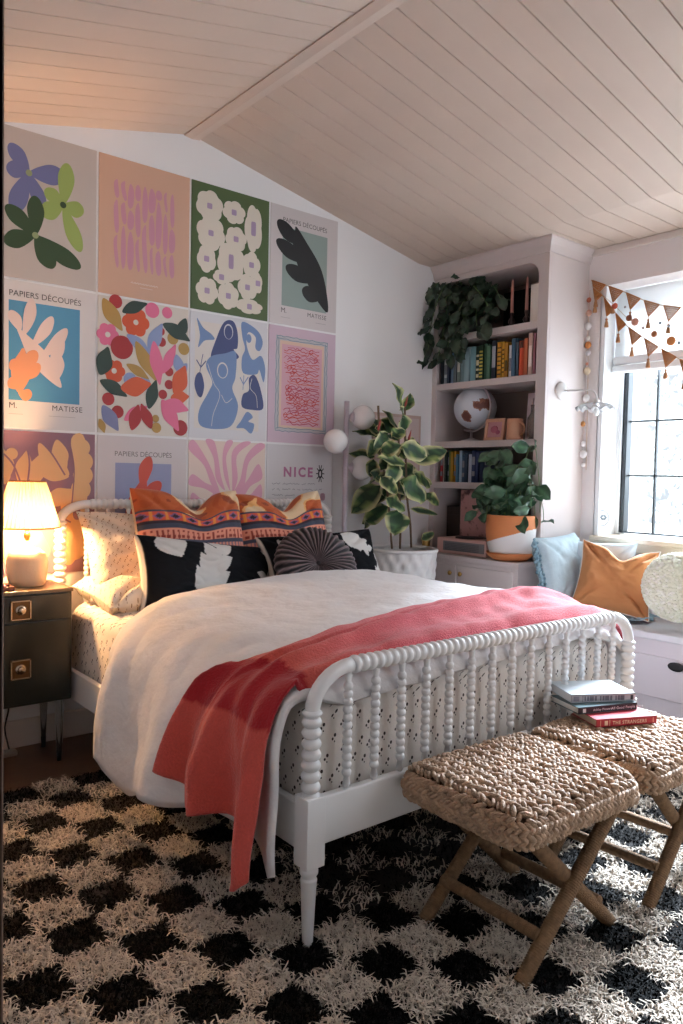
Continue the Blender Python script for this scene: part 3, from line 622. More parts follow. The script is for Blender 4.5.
# ------------------------------------------------------------------ pillows
def pillow_mesh(w_, h_, t_, col=None, uvs=True, chop=0, pinch=.07, wr=.012, seed=0, n=44, edge=.0, sag=0, ears=0):
    mb = MB()
    for side in (-1, 1):
        def fn(a, b, side=side):
            u, v = 2*a-1, 2*b-1
            e = max(0, (1-u**4)*(1-v**4)); x = w_/2*u*(1-pinch*(1-v*v)*abs(u)**2); z = h_/2*v*(1-pinch*(1-u*u)*abs(v)**2)
            if v > -.2: z -= chop*math.exp(-((u-.08)/.33)**2)*(max(v+.2, 0)/1.2)**1.4
            z += ears*(abs(u)**4)*max(v, 0)**3
            th = t_/2*e**.42*(1-.3*chop*8*math.exp(-((u-.08)/.28)**2)*max(v, 0))
            k = (wr*nz(u*2.2+seed, v*2.2, seed*3.1)+wr*.6*abs(nz(u*5+seed, v*5+side, 2.2)))*e**.5
            # creases running in from the corners
            k -= wr*.7*math.exp(-((abs(u)-abs(v))/.09)**2)*(u*u*v*v)**.5*4*e**.5
            return (x, side*(th+k)+edge*0, z-sag*(1-u*u))
        cf_ = (lambda a, b, side=side: col(2*a-1, 2*b-1, side)) if col else None
        uf = (lambda a, b: (a*w_, b*h_))
        m_ = MB().grid(n, n, fn, cfn=cf_, uvfn=uf)
        if side > 0: m_.f = [f[::-1] for f in m_.f]
        o = len(mb.v); mb.v += m_.v; mb.f += [tuple(i+o for i in f) for f in m_.f]; mb.m += m_.m; mb.sm += m_.sm
        for k, c in m_.c.items(): mb.c[o+k] = c
        for k, c in m_.uv.items(): mb.uv[o+k] = c
    return mb
def place(o, loc, rx=0, ry=0, rz=0, order='XYZ'):
    o.location = loc; o.rotation_euler = (Matrix.Rotation(rad(rz), 3, 'Z') @ Matrix.Rotation(rad(rx), 3, 'X') @ Matrix.Rotation(rad(ry), 3, 'Y')).to_euler(); return o
def pillow(name, mesh, m, loc, rx, ry, rz, label, cat='pillow', group=None):
    o = mesh.build(name, m, local=True); place(o, loc, rx, ry, rz); return tag(o, label, cat, group)
m_vc = mat('woven_print', vcol=True, rough=.9, sheen=.15, bump=.25, bscale=220)
m_slub = mat('cotton_print', vcol=True, rough=.95, spec=.15)
pillow('sleeping_pillow', pillow_mesh(.68, .46, .19, seed=1, sag=.0, pinch=.10, chop=.03, wr=.03), m_sheet2, (.69, -.235, .905), -24, 0, 0, 'sprigged pillow standing against the left of the headboard, glowing in the lamp light')
pillow('sleeping_pillow', pillow_mesh(.66, .44, .16, seed=2, pinch=.08, wr=.028), m_sheet2, (.66, -.36, .745), -84, 0, 2, 'sprigged pillow lying flat on the mattress nearest the lamp')
pillow('sleeping_pillow', pillow_mesh(.66, .44, .15, seed=3, pinch=.05), m_sheet2, (1.56, -.30, .79), -70, 0, 0, 'pale sprigged pillow behind the right end of the black and white cushions')
OC, CC, BK, PKc, NV, RDc = lin('b9592a'), lin('dfc29c'), lin('2d2430'), lin('dd9077'), lin('3d4355'), lin('8c3226')
def boho(seed):
    def c(u, v, side):
        if side > 0: return CC
        v2 = v-.43
        if v2 > .12:
            f = nz(u*1.9+seed, v2*3.4, seed); g = nz(u*3+seed*2, v2*5, 8)
            if f > .2: return CC
            if f > .13: return lin('e8b070')
            if g > .30: return lin('8f3d1c')
            return OC if nz(u*6, v*6, seed) > -.2 else lin('b14f20')
        if v2 > .09: return NV
        if v2 > -.08:
            w0 = abs(((u*3.6) % 1)-.5)*2; h0 = abs((v2-.005)/.085)
            return BK if w0+h0 < .5 else (lin('7b5a86') if w0+h0 < .8 else (lin('e08a3c') if w0 > .8 else lin('d2563c')))
        if v2 > -.13: return BK
        if v2 > -.22: return NV
        if v2 > -.25: return PKc
        if v2 > -.42:
            w0 = ((u*11) % 1); h0 = (v2+.42)/.17
            if h0 > .72: return RDc if abs(w0-.5) < .34*(1-(h0-.72)/.28) else PKc
            return RDc if abs(w0-.5) < (.3 if .12 < h0 < .45 else .1) else PKc
        if v2 > -.5: return NV
        if v2 > -.62: return lin('8b6d75') if abs(((u*14) % 1)-.5) < .2 else PKc
        return CC if v2 > -.75 else PKc
    return c
pillow('boho_pillow', pillow_mesh(.60, .54, .19, boho(1.3), chop=.10, seed=4, n=110, pinch=.06), m_vc, (.855, -.335, .965), -16, 1, 3, 'orange pillow with chopped top and beaded stripes, nearer the lamp', group='orange patterned pillows')
pillow('boho_pillow', pillow_mesh(.60, .54, .19, boho(4.1), chop=.10, seed=5, n=110, pinch=.06), m_vc, (1.39, -.335, .955), -18, -2, -2, 'orange pillow with striped band behind the round velvet cushion', group='orange patterned pillows')
def bw(fronds):
    """black cotton with soft white leafy fronds; all in metres from the cushion's centre"""
    el = []
    for (x0, z0, x1, z1, w0, n, l_) in fronds:
        a = Vector((x0, z0)); b = Vector((x1, z1)); d_ = (b-a); L_ = d_.length; d_.normalize(); an = math.atan2(d_.y, d_.x)
        el.append((a+d_*L_/2, L_/2, w0, an))
        for k in range(n):
            for sd in (-1, 1):
                t = (k+.35+(.4 if sd > 0 else 0))/n; g = l_*(1-.35*t); a2 = an+sd*rad(40); p = a+d_*L_*t
                el.append((p+Vector((math.cos(a2), math.sin(a2)))*g*.50, g*.62, g*.30, a2))
    def c(u, v, side):
        if side > 0 or abs(u) > .985 or abs(v) > .975: return lin('cfc6bd')
        x, z = u*.39, v*.185
        for (p, rx, rz, an) in el:
            dx, dz = x-p.x, z-p.y; q = (dx*math.cos(an)+dz*math.sin(an))/rx; w2 = (-dx*math.sin(an)+dz*math.cos(an))/rz
            # pointed-oval test
            if abs(q) < 1 and abs(w2) < (1-q*q)*(1.15-.35*q): return lin('cbc7c3')
        return lin('15161a')
    return c
lum = pillow_mesh(.78, .37, .15, bw([(-.10, -.16, .03, .165, .030, 4, .14), (-.26, .21, -.20, .07, .08, 1, .05), (.40, -.16, .30, .02, .04, 2, .10), (.39, .2, .33, .1, .05, 1, .05)]), seed=6, n=150, pinch=.07)
pillow('lumbar_pillow', lum, m_slub, (.865, -.50, .805), -22, 8, 8, 'long black cushion with a white frond, in front of the left orange pillow', 'cushion', 'black and white lumbar cushions')
lum = pillow_mesh(.78, .37, .15, bw([(-.30, -.10, -.22, .2, .035, 3, .10), (.12, .16, .30, .04, .045, 3, .08), (.30, -.2, .39, .0, .03, 2, .08)]), seed=8, n=150, pinch=.09)
pillow('lumbar_pillow', lum, m_slub, (1.555, -.50, .83), -24, -2, 0, 'black and white cushion half hidden behind the round velvet cushion', 'cushion', 'black and white lumbar cushions')
# round pleated velvet cushion
def velvet():
    mb = MB(); R0, T0, N = .215, .13, 300
    prof = [(.002, .45), (.012, .56), (.03, .80), (.07, .95), (.12, 1.0), (.165, .92), (.198, .66), (.213, .3), (.215, 0), (.213, -.3), (.198, -.66), (.165, -.92), (.10, -1), (.02, -.8), (.002, -.7)]
    v = []; f = []; c = []; k = len(prof); rr = random.Random(2); ph = [rr.uniform(.75, 1.25) for _ in range(N)]
    for j in range(N):
        a = TAU*j/N+.0
        for i, (r, z) in enumerate(prof):
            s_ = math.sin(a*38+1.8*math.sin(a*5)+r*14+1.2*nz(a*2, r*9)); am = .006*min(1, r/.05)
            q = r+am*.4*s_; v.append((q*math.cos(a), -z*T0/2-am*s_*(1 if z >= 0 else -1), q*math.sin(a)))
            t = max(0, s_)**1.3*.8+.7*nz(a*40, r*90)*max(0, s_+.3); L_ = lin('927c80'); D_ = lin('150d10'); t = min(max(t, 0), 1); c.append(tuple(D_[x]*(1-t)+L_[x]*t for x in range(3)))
    for j in range(N):
        for i in range(k-1): a, b = j*k+i, ((j+1) % N)*k+i; f.append((a, a+1, b+1, b))
    return mb.add(v, f, cols=c)
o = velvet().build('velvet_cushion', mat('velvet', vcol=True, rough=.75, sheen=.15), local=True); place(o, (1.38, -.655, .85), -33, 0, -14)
MB().ball((0, -.040, 0), (.012, .008, .012)).build('button', mat('button_velvet', '2a1e22', .6), o, local=True)
tag(o, 'round pleated brown velvet cushion resting on the duvet edge', 'cushion')

# ------------------------------------------------------------------ nightstand and things on it
NX0, NX1, NY0, NY1, NZ0, NZ1 = -.22, .27, -.335, -.03, .285, .785
ns = empty('nightstand', ((NX0+NX1)/2, -.18, 0), label='dark green nightstand on clear legs at the left of the bed', cat='nightstand')
m_ns = mat('dark_green_lacquer', '1d2220', .28, coat=.3); m_acr = mat('acrylic', 'cfd0ce', .08, trans=.9); m_nst = mat('nightstand_top_lamplit', '6b5a44', .3)  # brown-gold of the top stands in for the lamp's reflection
MB().box(NX0, NX1, NY0+.012, NY1, NZ0, NZ1-.016).build('body', m_ns, ns, bevel=.003)
MB().box(NX0-.003, NX1+.003, NY0, NY1, NZ1-.016, NZ1).build('top', m_nst, ns, bevel=.003)
def pull(par, x, z):
    MB().box(x-.042, x+.042, NY0-.010, NY0-.003, z-.042, z+.042).build('pull', mat('antique_brass', '6d5034', .4, .9), par, bevel=.002)
    MB().box(x-.042, x+.042, NY0-.016, NY0-.010, z+.036, z+.042).box(x-.042, x+.042, NY0-.016, NY0-.010, z-.042, z-.036).box(x-.042, x-.036, NY0-.016, NY0-.010, z-.042, z+.042).box(x+.036, x+.042, NY0-.016, NY0-.010, z-.042, z+.042).lathe([(.001, 0), (.022, .0), (.022, .004), (.014, .006), (.012, .014), (.001, .016)], 20, Matrix.Translation((x, NY0-.009, z)) @ Matrix.Rotation(PI/2, 4, 'X')).build('pull_frame', mat('silver_gold', 'b9a690', .25, 1), par, bevel=.001)
dr = MB().box(NX0+.012, NX1-.016, NY0-.003, NY0+.014, .655, .765).build('drawer', m_ns, ns, bevel=.002); pull(dr, .045, .706)
dr = MB().box(NX0+.012, NX1-.016, NY0-.003, NY0+.014, .30, .647).build('door', m_ns, ns, bevel=.002); pull(dr, .045, .452)
for x in (NX0+.04, NX1-.04):
    for y in (NY0+.05, NY1-.04):
        lg = MB().lathe([(.001, .05), (.011, .05), (.021, NZ0-.004), (.021, NZ0)], 16, Matrix.Translation((x, y, 0))).build('leg', m_acr, ns)
        MB().lathe([(.001, 0), (.010, 0), (.012, .05), (.001, .052)], 14, Matrix.Translation((x, y, 0))).build('leg_tip', m_black, lg)
LX, LY, LZ = .125, -.165, NZ1
tl = empty('table_lamp', (LX, LY, LZ), label='lit table lamp with pleated amber shade and fat cream ceramic base on the nightstand', cat='lamp')
T = Matrix.Translation((LX, LY, LZ))
MB().lathe([(.001, 0), (.066, 0), (.074, .006), (.082, .03), (.088, .07), (.087, .115), (.078, .145), (.055, .165), (.03, .173), (.022, .178), (.02, .2), (.001, .2)], 40, T).build('lamp_base', mat('cream_ceramic', 'e6c8a6', .5, bump=.05, bscale=90), tl)
MB().tube([(LX, LY, LZ+.19), (LX, LY, LZ+.27)], .009, 10).ball((LX, LY, LZ+.225), (.015, .015, .02)).build('socket', m_brass, tl)
MB().ball((LX, LY, LZ+.30), (.026, .026, .036), 16, 12).build('bulb', mat('lamp_bulb', 'ffd9a0', .4, emit='ffe0b8', estr=70), tl)
NP = 180
def shade(a, b):
    t = TAU*a; r = .140-(.140-.074)*b; r += .0035*math.sin(t*45)*(1-.2*b)+.0015*math.sin(t*17+b*2); return (LX+r*math.cos(t), LY+r*math.sin(t), LZ+.262+.205*b)
sh = MB().grid(NP*2, 6, shade).build('lamp_shade', mat_translucent('pleated_amber_silk', 'e6cba0', .24), tl)
ms = mat('shade_trim', 'a8642c', .7)
def ring(r, z, w_): return [(LX+r*math.cos(TAU*k/60), LY+r*math.sin(TAU*k/60), z) for k in range(61)]
MB().tube(ring(.1415, LZ+.262, 0), .0035, 6).build('trim', ms, sh); MB().tube(ring(.0755, LZ+.467, 0), .003, 6).build('trim', ms, sh)
lamp('table_lamp_light', 'POINT', (LX, LY, LZ+.292), 120, (1, .54, .22), shadow_soft_size=.035)
ty = MB().box(-.16, .03, -.31, -.22, LZ, LZ+.006).box(-.16, .03, -.31, -.305, LZ, LZ+.02).box(-.16, .03, -.225, -.22, LZ, LZ+.02).box(-.16, -.155, -.31, -.22, LZ, LZ+.02).box(.025, .03, -.31, -.22, LZ, LZ+.02).build('trinket_tray', mat('red_wood', '7a3d2a', .4), bevel=.002)
tag(ty, 'small reddish wooden tray at the front left of the nightstand', 'tray')
for k, (x, y, c, nm, lb) in enumerate(((-.005, -.28, 'c76b6b', 'glass_bead', 'pink bead at the right end of the wooden tray'), (-.035, -.25, 'e8d8c8', 'pearl_earring', 'pale pearl earring in the middle of the wooden tray'), (-.06, -.285, '9a2f38', 'glass_bead', 'dark red bead towards the left of the wooden tray'))):
    tag(MB().ball((x, y, LZ+.006+.011), (.012, .012, .011), 12, 8).tube([(x-.012, y, LZ+.01), (x, y+.012, LZ+.012), (x+.013, y, LZ+.01)], .002, 6).build(nm, mat('bead_'+c, c, .3)), lb, 'jewellery')
tag(MB().lathe([(.001, 0), (.013, 0), (.013, .05), (.007, .056), (.007, .068), (.009, .068), (.009, .08), (.001, .081)], 16, Matrix.Translation((-.02, -.13, LZ))).build('perfume_bottle', mat('dark_bottle', '2b2320', .2)), 'little dark bottle behind the wooden tray', 'bottle')
tag(MB().box(.03, .10, -.12, -.075, 0, .022).build('power_strip', mat('grey_plastic', '9a9086', .5), bevel=.004), 'grey power strip on the floor under the nightstand', 'power strip')
(MB().tube([tuple(p) for p in spline([(.09, -.02, .33), (.085, -.03, .2), (.06, -.06, .12), (.065, -.09, .05), (.068, -.1, .03)], 8, False)], .004, 8).tube([tuple(p) for p in spline([(.04, -.1, .03), (-.05, -.12, .01), (-.12, -.06, .05), (-.2, -.03, .1)], 8, False)], .004, 8).build('power_cord', m_black, tl))

# ------------------------------------------------------------------ globe floor lamp
gl = empty('floor_lamp', (2.0, -.12, 0), label='slim lilac-white floor lamp with three round white globes, right of the art prints', cat='lamp')
m_pole = mat('lilac_metal', 'c9bdc8', .4)
MB().tube([(2.0, -.12, .02), (2.0, -.12, 1.76)], .0155, 14).build('pole', m_pole, gl)
MB().lathe([(.001, 0), (.12, 0), (.12, .014), (.11, .02), (.001, .022)], 36, Matrix.Translation((2.0, -.12, 0))).build('base', m_pole, gl)
for (dx, z) in ((.105, 1.667), (-.105, 1.513), (.105, 1.362)):
    s_ = 1 if dx > 0 else -1
    cp = MB().tube([(2.0+s_*.012, -.13, z), (2.0+s_*.034, -.14, z)], [.012, .035], 16).build('globe_holder', m_pole, gl)
    MB().ball((2.0+dx, -.15, z), .074, 28, 18).build('globe', mat('opal_glass', 'f4f1f0', .25, coat=.3), cp)

# ------------------------------------------------------------------ plants
LEAFN = 8
def leaf_geo(mb, base, tip, w_, nrm, droop=.15, fold=.25, cfn=None, heart=False, wavy=.09, mi=0):
    base = Vector(base); tip = Vector(tip); ax = tip-base; L_ = ax.length; ax.normalize(); nrm = Vector(nrm); nrm = (nrm-ax*nrm.dot(ax)).normalized(); sd = ax.cross(nrm)
    nl, nw = LEAFN, 4
    def fn(a, b):
        q = 2*b-1
        if heart: wd = (math.sin(PI*min(a*1.02, 1))**.55)*(1.0-.42*a) if a > 0 else 0; aa = a-.12*(1-abs(q))*0-(.14*abs(q)*(1-a)**4)
        else: wd = math.sin(PI*a**.85)**.75; aa = a
        x = q*w_/2*wd; h = -droop*L_*(a*a)*1.0+fold*abs(q)*w_*.5*wd+wavy*w_*math.sin(a*11+q*2)*abs(q)+droop*L_*a
        return base+ax*(L_*aa)+sd*x+nrm*h
    mb.grid(nl, nw, fn, mi, cfn=cfn)
GD, GM, GL_, CM = lin('28402b'), lin('41603a'), lin('7e8f52'), lin('cdc896')
def varieg(seed):
    def c(a, b):
        q = abs(2*b-1); e = q+.55*nz(a*4+seed, b*3, seed)+.18*(a > .9)
        if e > .84: return CM
        if e > .62: return GL_ if nz(a*7, b*7, seed*2) > 0 else GM
        return GD if nz(a*6+seed, b*6, seed) > -.18 else GM
    return c
m_leafv = mat('variegated_leaf', vcol=True, rough=.5, spec=.3)
fig = empty('rubber_plant', (2.30, -.35, 0), label='tall variegated rubber plant in a white woven basket between lamp and bookcase', cat='plant')
def fpx(x, y, Y=-.35):
    d_ = cf+cr*(x-341.5)/FPX-cu*(y-512)/FPX; t = (Y-CAMP.y)/d_.y; return CAMP+d_*t
LV = [((385, 215), (352, 98), 62, .0), ((404, 215), (428, 140), 42, .03), ((398, 250), (383, 200), 38, -.04), ((402, 300), (394, 232), 46, -.06),
 ((375, 300), (308, 215), 40, .05), ((365, 310), (300, 255), 60, .02), ((300, 330), (180, 305), 52, .0), ((330, 312), (272, 382), 46, -.05), ((300, 395), (388, 362), 46, -.1),
 ((388, 372), (498, 412), 66, -.12), ((430, 430), (584, 388), 62, -.06), ((405, 445), (285, 415), 46, -.1), ((275, 412), (165, 400), 40, .04), ((290, 465), (245, 530), 50, -.05), ((350, 330), (405, 300), 44, -.1),
 ((310, 500), (232, 545), 54, -.04), ((300, 535), (176, 655), 78, -.02), ((330, 575), (232, 630), 60, .03), ((388, 525), (492, 600), 84, -.14), ((490, 565), (548, 622), 44, -.02), ((440, 485), (512, 545), 50, .02), ((450, 500), (520, 530), 40, .05),
 ((372, 430), (328, 540), 56, -.08), ((300, 498), (372, 572), 46, -.12), ((320, 590), (405, 645), 56, -.1), ((372, 640), (360, 750), 76, -.12), ((335, 625), (222, 700), 66, .02), ((425, 635), (545, 660), 24, .0), ((475, 770), (530, 738), 30, .02),
 ((290, 320), (240, 260), 60, .05), ((300, 300), (250, 240), 48, .07), ((410, 400), (440, 330), 50, .03), ((360, 480), (300, 440), 60, .05), ((385, 490), (440, 450), 60, .06), ((340, 540), (280, 500), 60, .06), ((320, 420), (250, 350), 60, .08), ((395, 560), (330, 520), 54, .05), ((240, 690), (232, 720), 22, .0), ((400, 350), (470, 380), 50, .08), ((360, 360), (330, 420), 50, 0), ((345, 400), (300, 470), 56, -.03)]
mbl = MB(); rs = random.Random(5)
for k, (b0, t0, wp, dy) in enumerate(LV):
    lf = min(b0[0], t0[0]) < 262; b_ = fpx(310+b0[0]*.2344, 360+b0[1]*.2344, -.20 if lf else -.35+dy); t_ = fpx(310+t0[0]*.2344, 360+t0[1]*.2344, -.06 if lf else -.35+dy-rs.uniform(-.01, .09))
    leaf_geo(mbl, b_, t_, wp*.2344*.0060*1.42, (rs.uniform(-.5, .1), -1, rs.uniform(.1, .9)), droop=rs.uniform(.05, .22), fold=rs.uniform(.1, .35), cfn=varieg(k*1.7))
for k in range(16):
    bx_, by_ = rs.uniform(270, 440), rs.uniform(300, 600); an = rs.uniform(0, TAU); b_ = fpx(310+bx_*.2344, 360+by_*.2344, -.30); t_ = fpx(310+(bx_+75*math.cos(an))*.2344, 360+(by_+60*math.sin(an)+20)*.2344, -.30+rs.uniform(-.05, .1))
    leaf_geo(mbl, b_, t_, .085, (rs.uniform(-.5, .5), -1, rs.uniform(0, .9)), droop=.15, fold=.2, cfn=varieg(k*2.3+50))
mbl.build('foliage', m_leafv, fig)
mbs = MB(); m_bark = mat('plant_stem', '6d5a45', .8)
for pts in (((432, 800), (428, 700), (415, 590), (408, 400), (404, 190)), ((350, 805), (345, 740), (330, 560), (300, 350), (291, 195)), ((384, 805), (386, 650), (375, 450), (385, 260))):
    mbs.tube(spline([fpx(310+p[0]*.2344, 360+p[1]*.2344, -.33) for p in pts], 6, False), .007, 7)
mbs.build('stem', m_bark, fig)
for p in ((290, 300), (420, 345), (405, 200)): q = fpx(310+p[0]*.2344, 360+p[1]*.2344, -.42); MB().lathe([(.004, 0), (.008, .02), (.001, .07)], 8, Matrix.Translation(q) @ Matrix.Rotation(.3, 4, 'Y')).build('new_leaf_sheath', mat('red_sheath', 'a03c34', .5), fig)
def weave(a, b):
    t = TAU*a; r = .175+.037*b**.8; r += .006*math.copysign(abs(math.sin(t*18+math.floor(b*15)*PI/1.0))**.6, math.sin(t*18+math.floor(b*15)*PI))*math.sin(PI*((b*15) % 1)); return (2.265+r*math.cos(t), -.35+r*math.sin(t), .0+.872*b)
bk = MB().grid(216, 75, weave).build('basket', mat('white_woven', 'dfdcdb', .8), fig)
MB().tube([(2.265+.213*math.cos(TAU*k/60), -.35+.213*math.sin(TAU*k/60), .872) for k in range(61)], .011, 8).build('rim', MATS['white_woven'], bk)
MB().lathe([(.001, .845), (.206, .845)], 40, Matrix.Translation((2.265, -.35, 0)), caps=False).build('soil', mat('soil', '3a2b22', .95, bump=.8, bscale=40), fig)
MB().lathe([(.001, .004), (.17, .004)], 40, Matrix.Translation((2.265, -.35, 0)), caps=False).build('basket_bottom', MATS['white_woven'], fig)

# ------------------------------------------------------------------ bookcase
BF, BYR = 2.85, -.93
bc = empty('built_in_bookcase', (3.05, -.465, .825), label='tall pale pink built-in bookcase with a rounded opening, in the corner by the window', cat='bookcase')
OY0, OY1, OZT, rr_ = -.042, -.857, 2.612, .085
pl = [(0, .826), (OY0, .826), (OY0, OZT-rr_)]+[(OY0-rr_+rr_*math.cos(t), OZT-rr_+rr_*math.sin(t)) for t in [PI/2*k/8 for k in range(9)]]+[(OY1+rr_-rr_*math.sin(t), OZT-rr_+rr_*math.cos(t)) for t in [PI/2*k/8 for k in range(9)]]+[(OY1, .826), (BYR, .826), (BYR, FZ), (0, FZ)]
n = len(pl); mb = MB().add([(BF, y, z) for y, z in pl]+[(BF+.022, y, z) for y, z in pl], [tuple(range(n)), tuple(range(n, 2*n))[::-1]]+[(i, n+i, n+(i+1) % n, (i+1) % n) for i in range(n)], smooth=False)
mb.build('face_frame', m_case, bc, bevel=.002)
MB().box(BF+.022, XR, BYR, BYR+.022, .826, FZ).build('side_panel', m_case, bc); MB().box(BF+.022, XR, -.022, -.001, .826, FZ).build('side_panel', m_case, bc)
MB().box(XR-.02, XR-.002, BYR+.022, -.022, .826, FZ).build('back_panel', mat('bookcase_back_shaded', '8b7a74', .7), bc)  # same paint made darker, with the shade inside the shelves in its colour
MB().box(BF+.022, XR-.02, BYR+.022, -.022, OZT, OZT+.02).build('top_panel', m_case, bc)
for k, z in enumerate((2.26, 1.945, 1.556, 1.285)): MB().box(BF+.002, XR-.02, OY1-.02, OY0+.02, z-.042, z).build('shelf', m_case, bc, bevel=.002)
cpf = [(0, FZ), (0, FZ-.085), (.008, FZ-.085), (.012, FZ-.07), (.022, FZ-.045), (.04, FZ-.02), (.045, FZ-.012), (.045, FZ)]
mb = MB(); n = len(cpf); v = []
for (off_y, path) in ((0, (BF, 0)), (1, (BF, BYR)), (2, (XR, BYR))):
    for o_, z in cpf:
        if off_y == 0: v.append((BF-o_, -.001, z))
        elif off_y == 1: v.append((BF-o_, BYR-o_, z))
        else: v.append((XR, BYR-o_, z))
mb.add(v, [(s*n+i, s*n+(i+1) % n, (s+1)*n+(i+1) % n, (s+1)*n+i) for s in range(2) for i in range(n)], smooth=False); mb.build('crown_moulding', m_case, bc)
# base cabinet
CF = 2.645
cb = empty('base_cabinet', (2.95, -.465, 0), label='low pale grey-pink cabinet with brass knobs under the bookcase', cat='cabinet')
MB().box(CF, XR-.003, BYR, -.001, .06, .79).build('body', m_case, cb, bevel=.003); MB().box(CF+.04, XR, BYR+.01, -.01, 0, .06).build('plinth', m_trim, cb)
MB().box(CF-.012, XR-.003, BYR-.012, -.001, .79, .823).build('worktop', m_case, cb, bevel=.004)
for (a, b, kn) in ((-.03, -.46, -.425), (-.47, -.90, -.51)):
    dd = MB().box(CF-.014, CF, a, b, .10, .765).build('door', m_case, cb, bevel=.003)
    MB().lathe([(.001, .026), (.010, .024), (.015, .018), (.013, .010), (.006, .006), (.006, 0)], 16, Matrix.Translation((CF-.014, kn, .715)) @ Matrix.Rotation(-PI/2, 4, 'Y')).build('knob', m_brass, dd)

# books
def book(name, x0, x1, y0, y1, z0, z1, col, label, group=None, M=None, spine='x-', band=None, extra=None):
    """upright or lying book: cover shell with page block; the spine faces -x (upright) or -y (lying)"""
    r = empty(name, ((x0+x1)/2, (y0+y1)/2, z0), label=label, cat='book', group=group); t = .003; cm = mat('cover_'+col, col, .5); pg = mat('book_pages', 'd8cdb8', .85)
    if spine == 'x-':
        c = MB().box(x0, x0+t, y0, y1, z0, z1).box(x0, x1, y0, y0+t, z0, z1).box(x0, x1, y1-t, y1, z0, z1); h = z1-z0; w2 = y1-y0
        for (f0, f1) in band or (): c.box(x0-.0006, x0, y0+w2*.12, y1-w2*.12, z0+h*f0, z0+h*f1, 1)
        c.build('cover', [cm, mat('spine_'+(extra or 'd8cfae'), extra or 'd8cfae', .5)], r)
        MB().box(x0+t, x1-.006, y0+t, y1-t, z0+.003, z1-.004).build('pages', pg, r)
    return r
BK2 = [(45, 66, '1d2733', 'navy'), (67, 92, '7d8790', 'grey'), (93, 109, '24324f', 'deep blue'), (110, 132, '7ba0c4', 'light blue'), (133, 154, '60727a', 'slate grey'), (155, 176, '7d918a', 'sage'), (177, 203, '86a5a8', 'dull teal'), (204, 236, '9dbcc4', 'powder blue'), (237, 270, '86b4bd', 'pale turquoise'), (271, 295, '1f3a31', 'dark green cream-lettered'), (296, 322, '27402c', 'dark green yellow-patterned'), (323, 343, '2f5a44', 'emerald'), (344, 367, '47705a', 'moss green'), (369, 395, '2a2f3c', 'charcoal'), (397, 424, 'd69a2a', 'mustard'), (425, 441, 'e0a92e', 'yellow'), (442, 462, 'cf9030', 'amber'), (466, 487, 'dcdbe0', 'white'), (488, 511, '41647f', 'steel blue'), (512, 527, '56687b', 'blue-grey'), (528, 555, 'd4512d', 'vermilion'), (556, 577, 'cf6f48', 'orange'), (578, 602, 'd9b3a4', 'peach'), (603, 615, 'c87f8d', 'pink'), (616, 631, '9c2b45', 'crimson')]
bands = {'dark green cream-lettered': ([(.1, .2), (.3, .36), (.45, .6), (.7, .76)], 'd6cfae'), 'dark green yellow-patterned': ([(.08+.1*k, .13+.1*k) for k in range(8)], 'cdbb4f'), 'charcoal': ([(.3, .85)], 'a7abb3'), 'mustard': ([(.1+.12*k, .14+.12*k) for k in range(7)], '5c4216'), 'yellow': ([(.15+.12*k, .19+.12*k) for k in range(6)], '6b4e18'), 'amber': ([(.2, .5)], '6b4e18'), 'vermilion': ([(.8, .99)], '5c2a1c'), 'grey': ([(.2, .3), (.6, .8)], 'c2c8cc'), 'sage': ([(.3, .7)], 'cfd8cf'), 'peach': ([(.2, .7)], 'f0dcd0'), 'crimson': ([(.3, .8)], 'd9a0ac'), 'white': ([(.2, .6)], '8a8a96')}
rs = random.Random(3); prev = None
for k, (a, b, c, nm) in enumerate(BK2):
    y1 = -.047-(a-45)/587*.80; y0 = -.047-(b+.5-45)/587*.80; h = {'vermilion': .215, 'peach': .255, 'pink': .25, 'crimson': .255, 'white': .20, 'charcoal': .245}.get(nm, rs.uniform(.205, .24))
    bd = bands.get(nm, (None, None)); x0 = 2.875+rs.uniform(0, .015)
    book('book', x0, x0+.15, y0+.0006, y1-.0006, 1.945, 1.945+h, c, f'{nm} book in upper row, '+('leftmost under the trailing plant' if prev is None else f'just right of the {prev} one'), 'books on the upper shelf', band=bd[0], extra=bd[1]); prev = nm
BK4 = [(0, 20, 'a8262a', 'red'), (21, 33, 'd5c8bc', 'cream'), (36, 52, '20302c', 'black-green'), (53, 64, '2f4f4a', 'dark teal'), (65, 78, '7d8b45', 'olive'), (79, 97, 'c99a2c', 'golden'), (98, 112, 'c78c24', 'ochre'), (116, 131, '4f7f9c', 'sky blue'), (132, 151, 'a9c2d6', 'ice blue'), (152, 172, '3c5a78', 'denim blue'), (173, 194, '2f4560', 'dusky blue'), (195, 218, 'b2bccb', 'silver-blue'), (222, 246, '23365f', 'royal navy'), (247, 268, '31406e', 'indigo'), (270, 294, '1f2b4a', 'midnight blue'), (296, 320, '2a2f45', 'ink blue')]
prev = None
for k, (a, b, c, nm) in enumerate(BK4):
    y1 = -.058-a/320*.42; y0 = -.058-(b+.5)/320*.42; h = rs.uniform(.175, .215); x0 = 2.88+rs.uniform(0, .012)
    book('book', x0, x0+.14, y0+.0006, y1-.0006, 1.285, 1.285+h, c, f'{nm} book in the lower row, '+('leftmost of that row' if prev is None else f'just right of the {prev} one'), 'books on the lower shelf', band=[(.2, .35), (.55, .8)] if k % 3 == 0 else None, extra='8d8f98'); prev = nm

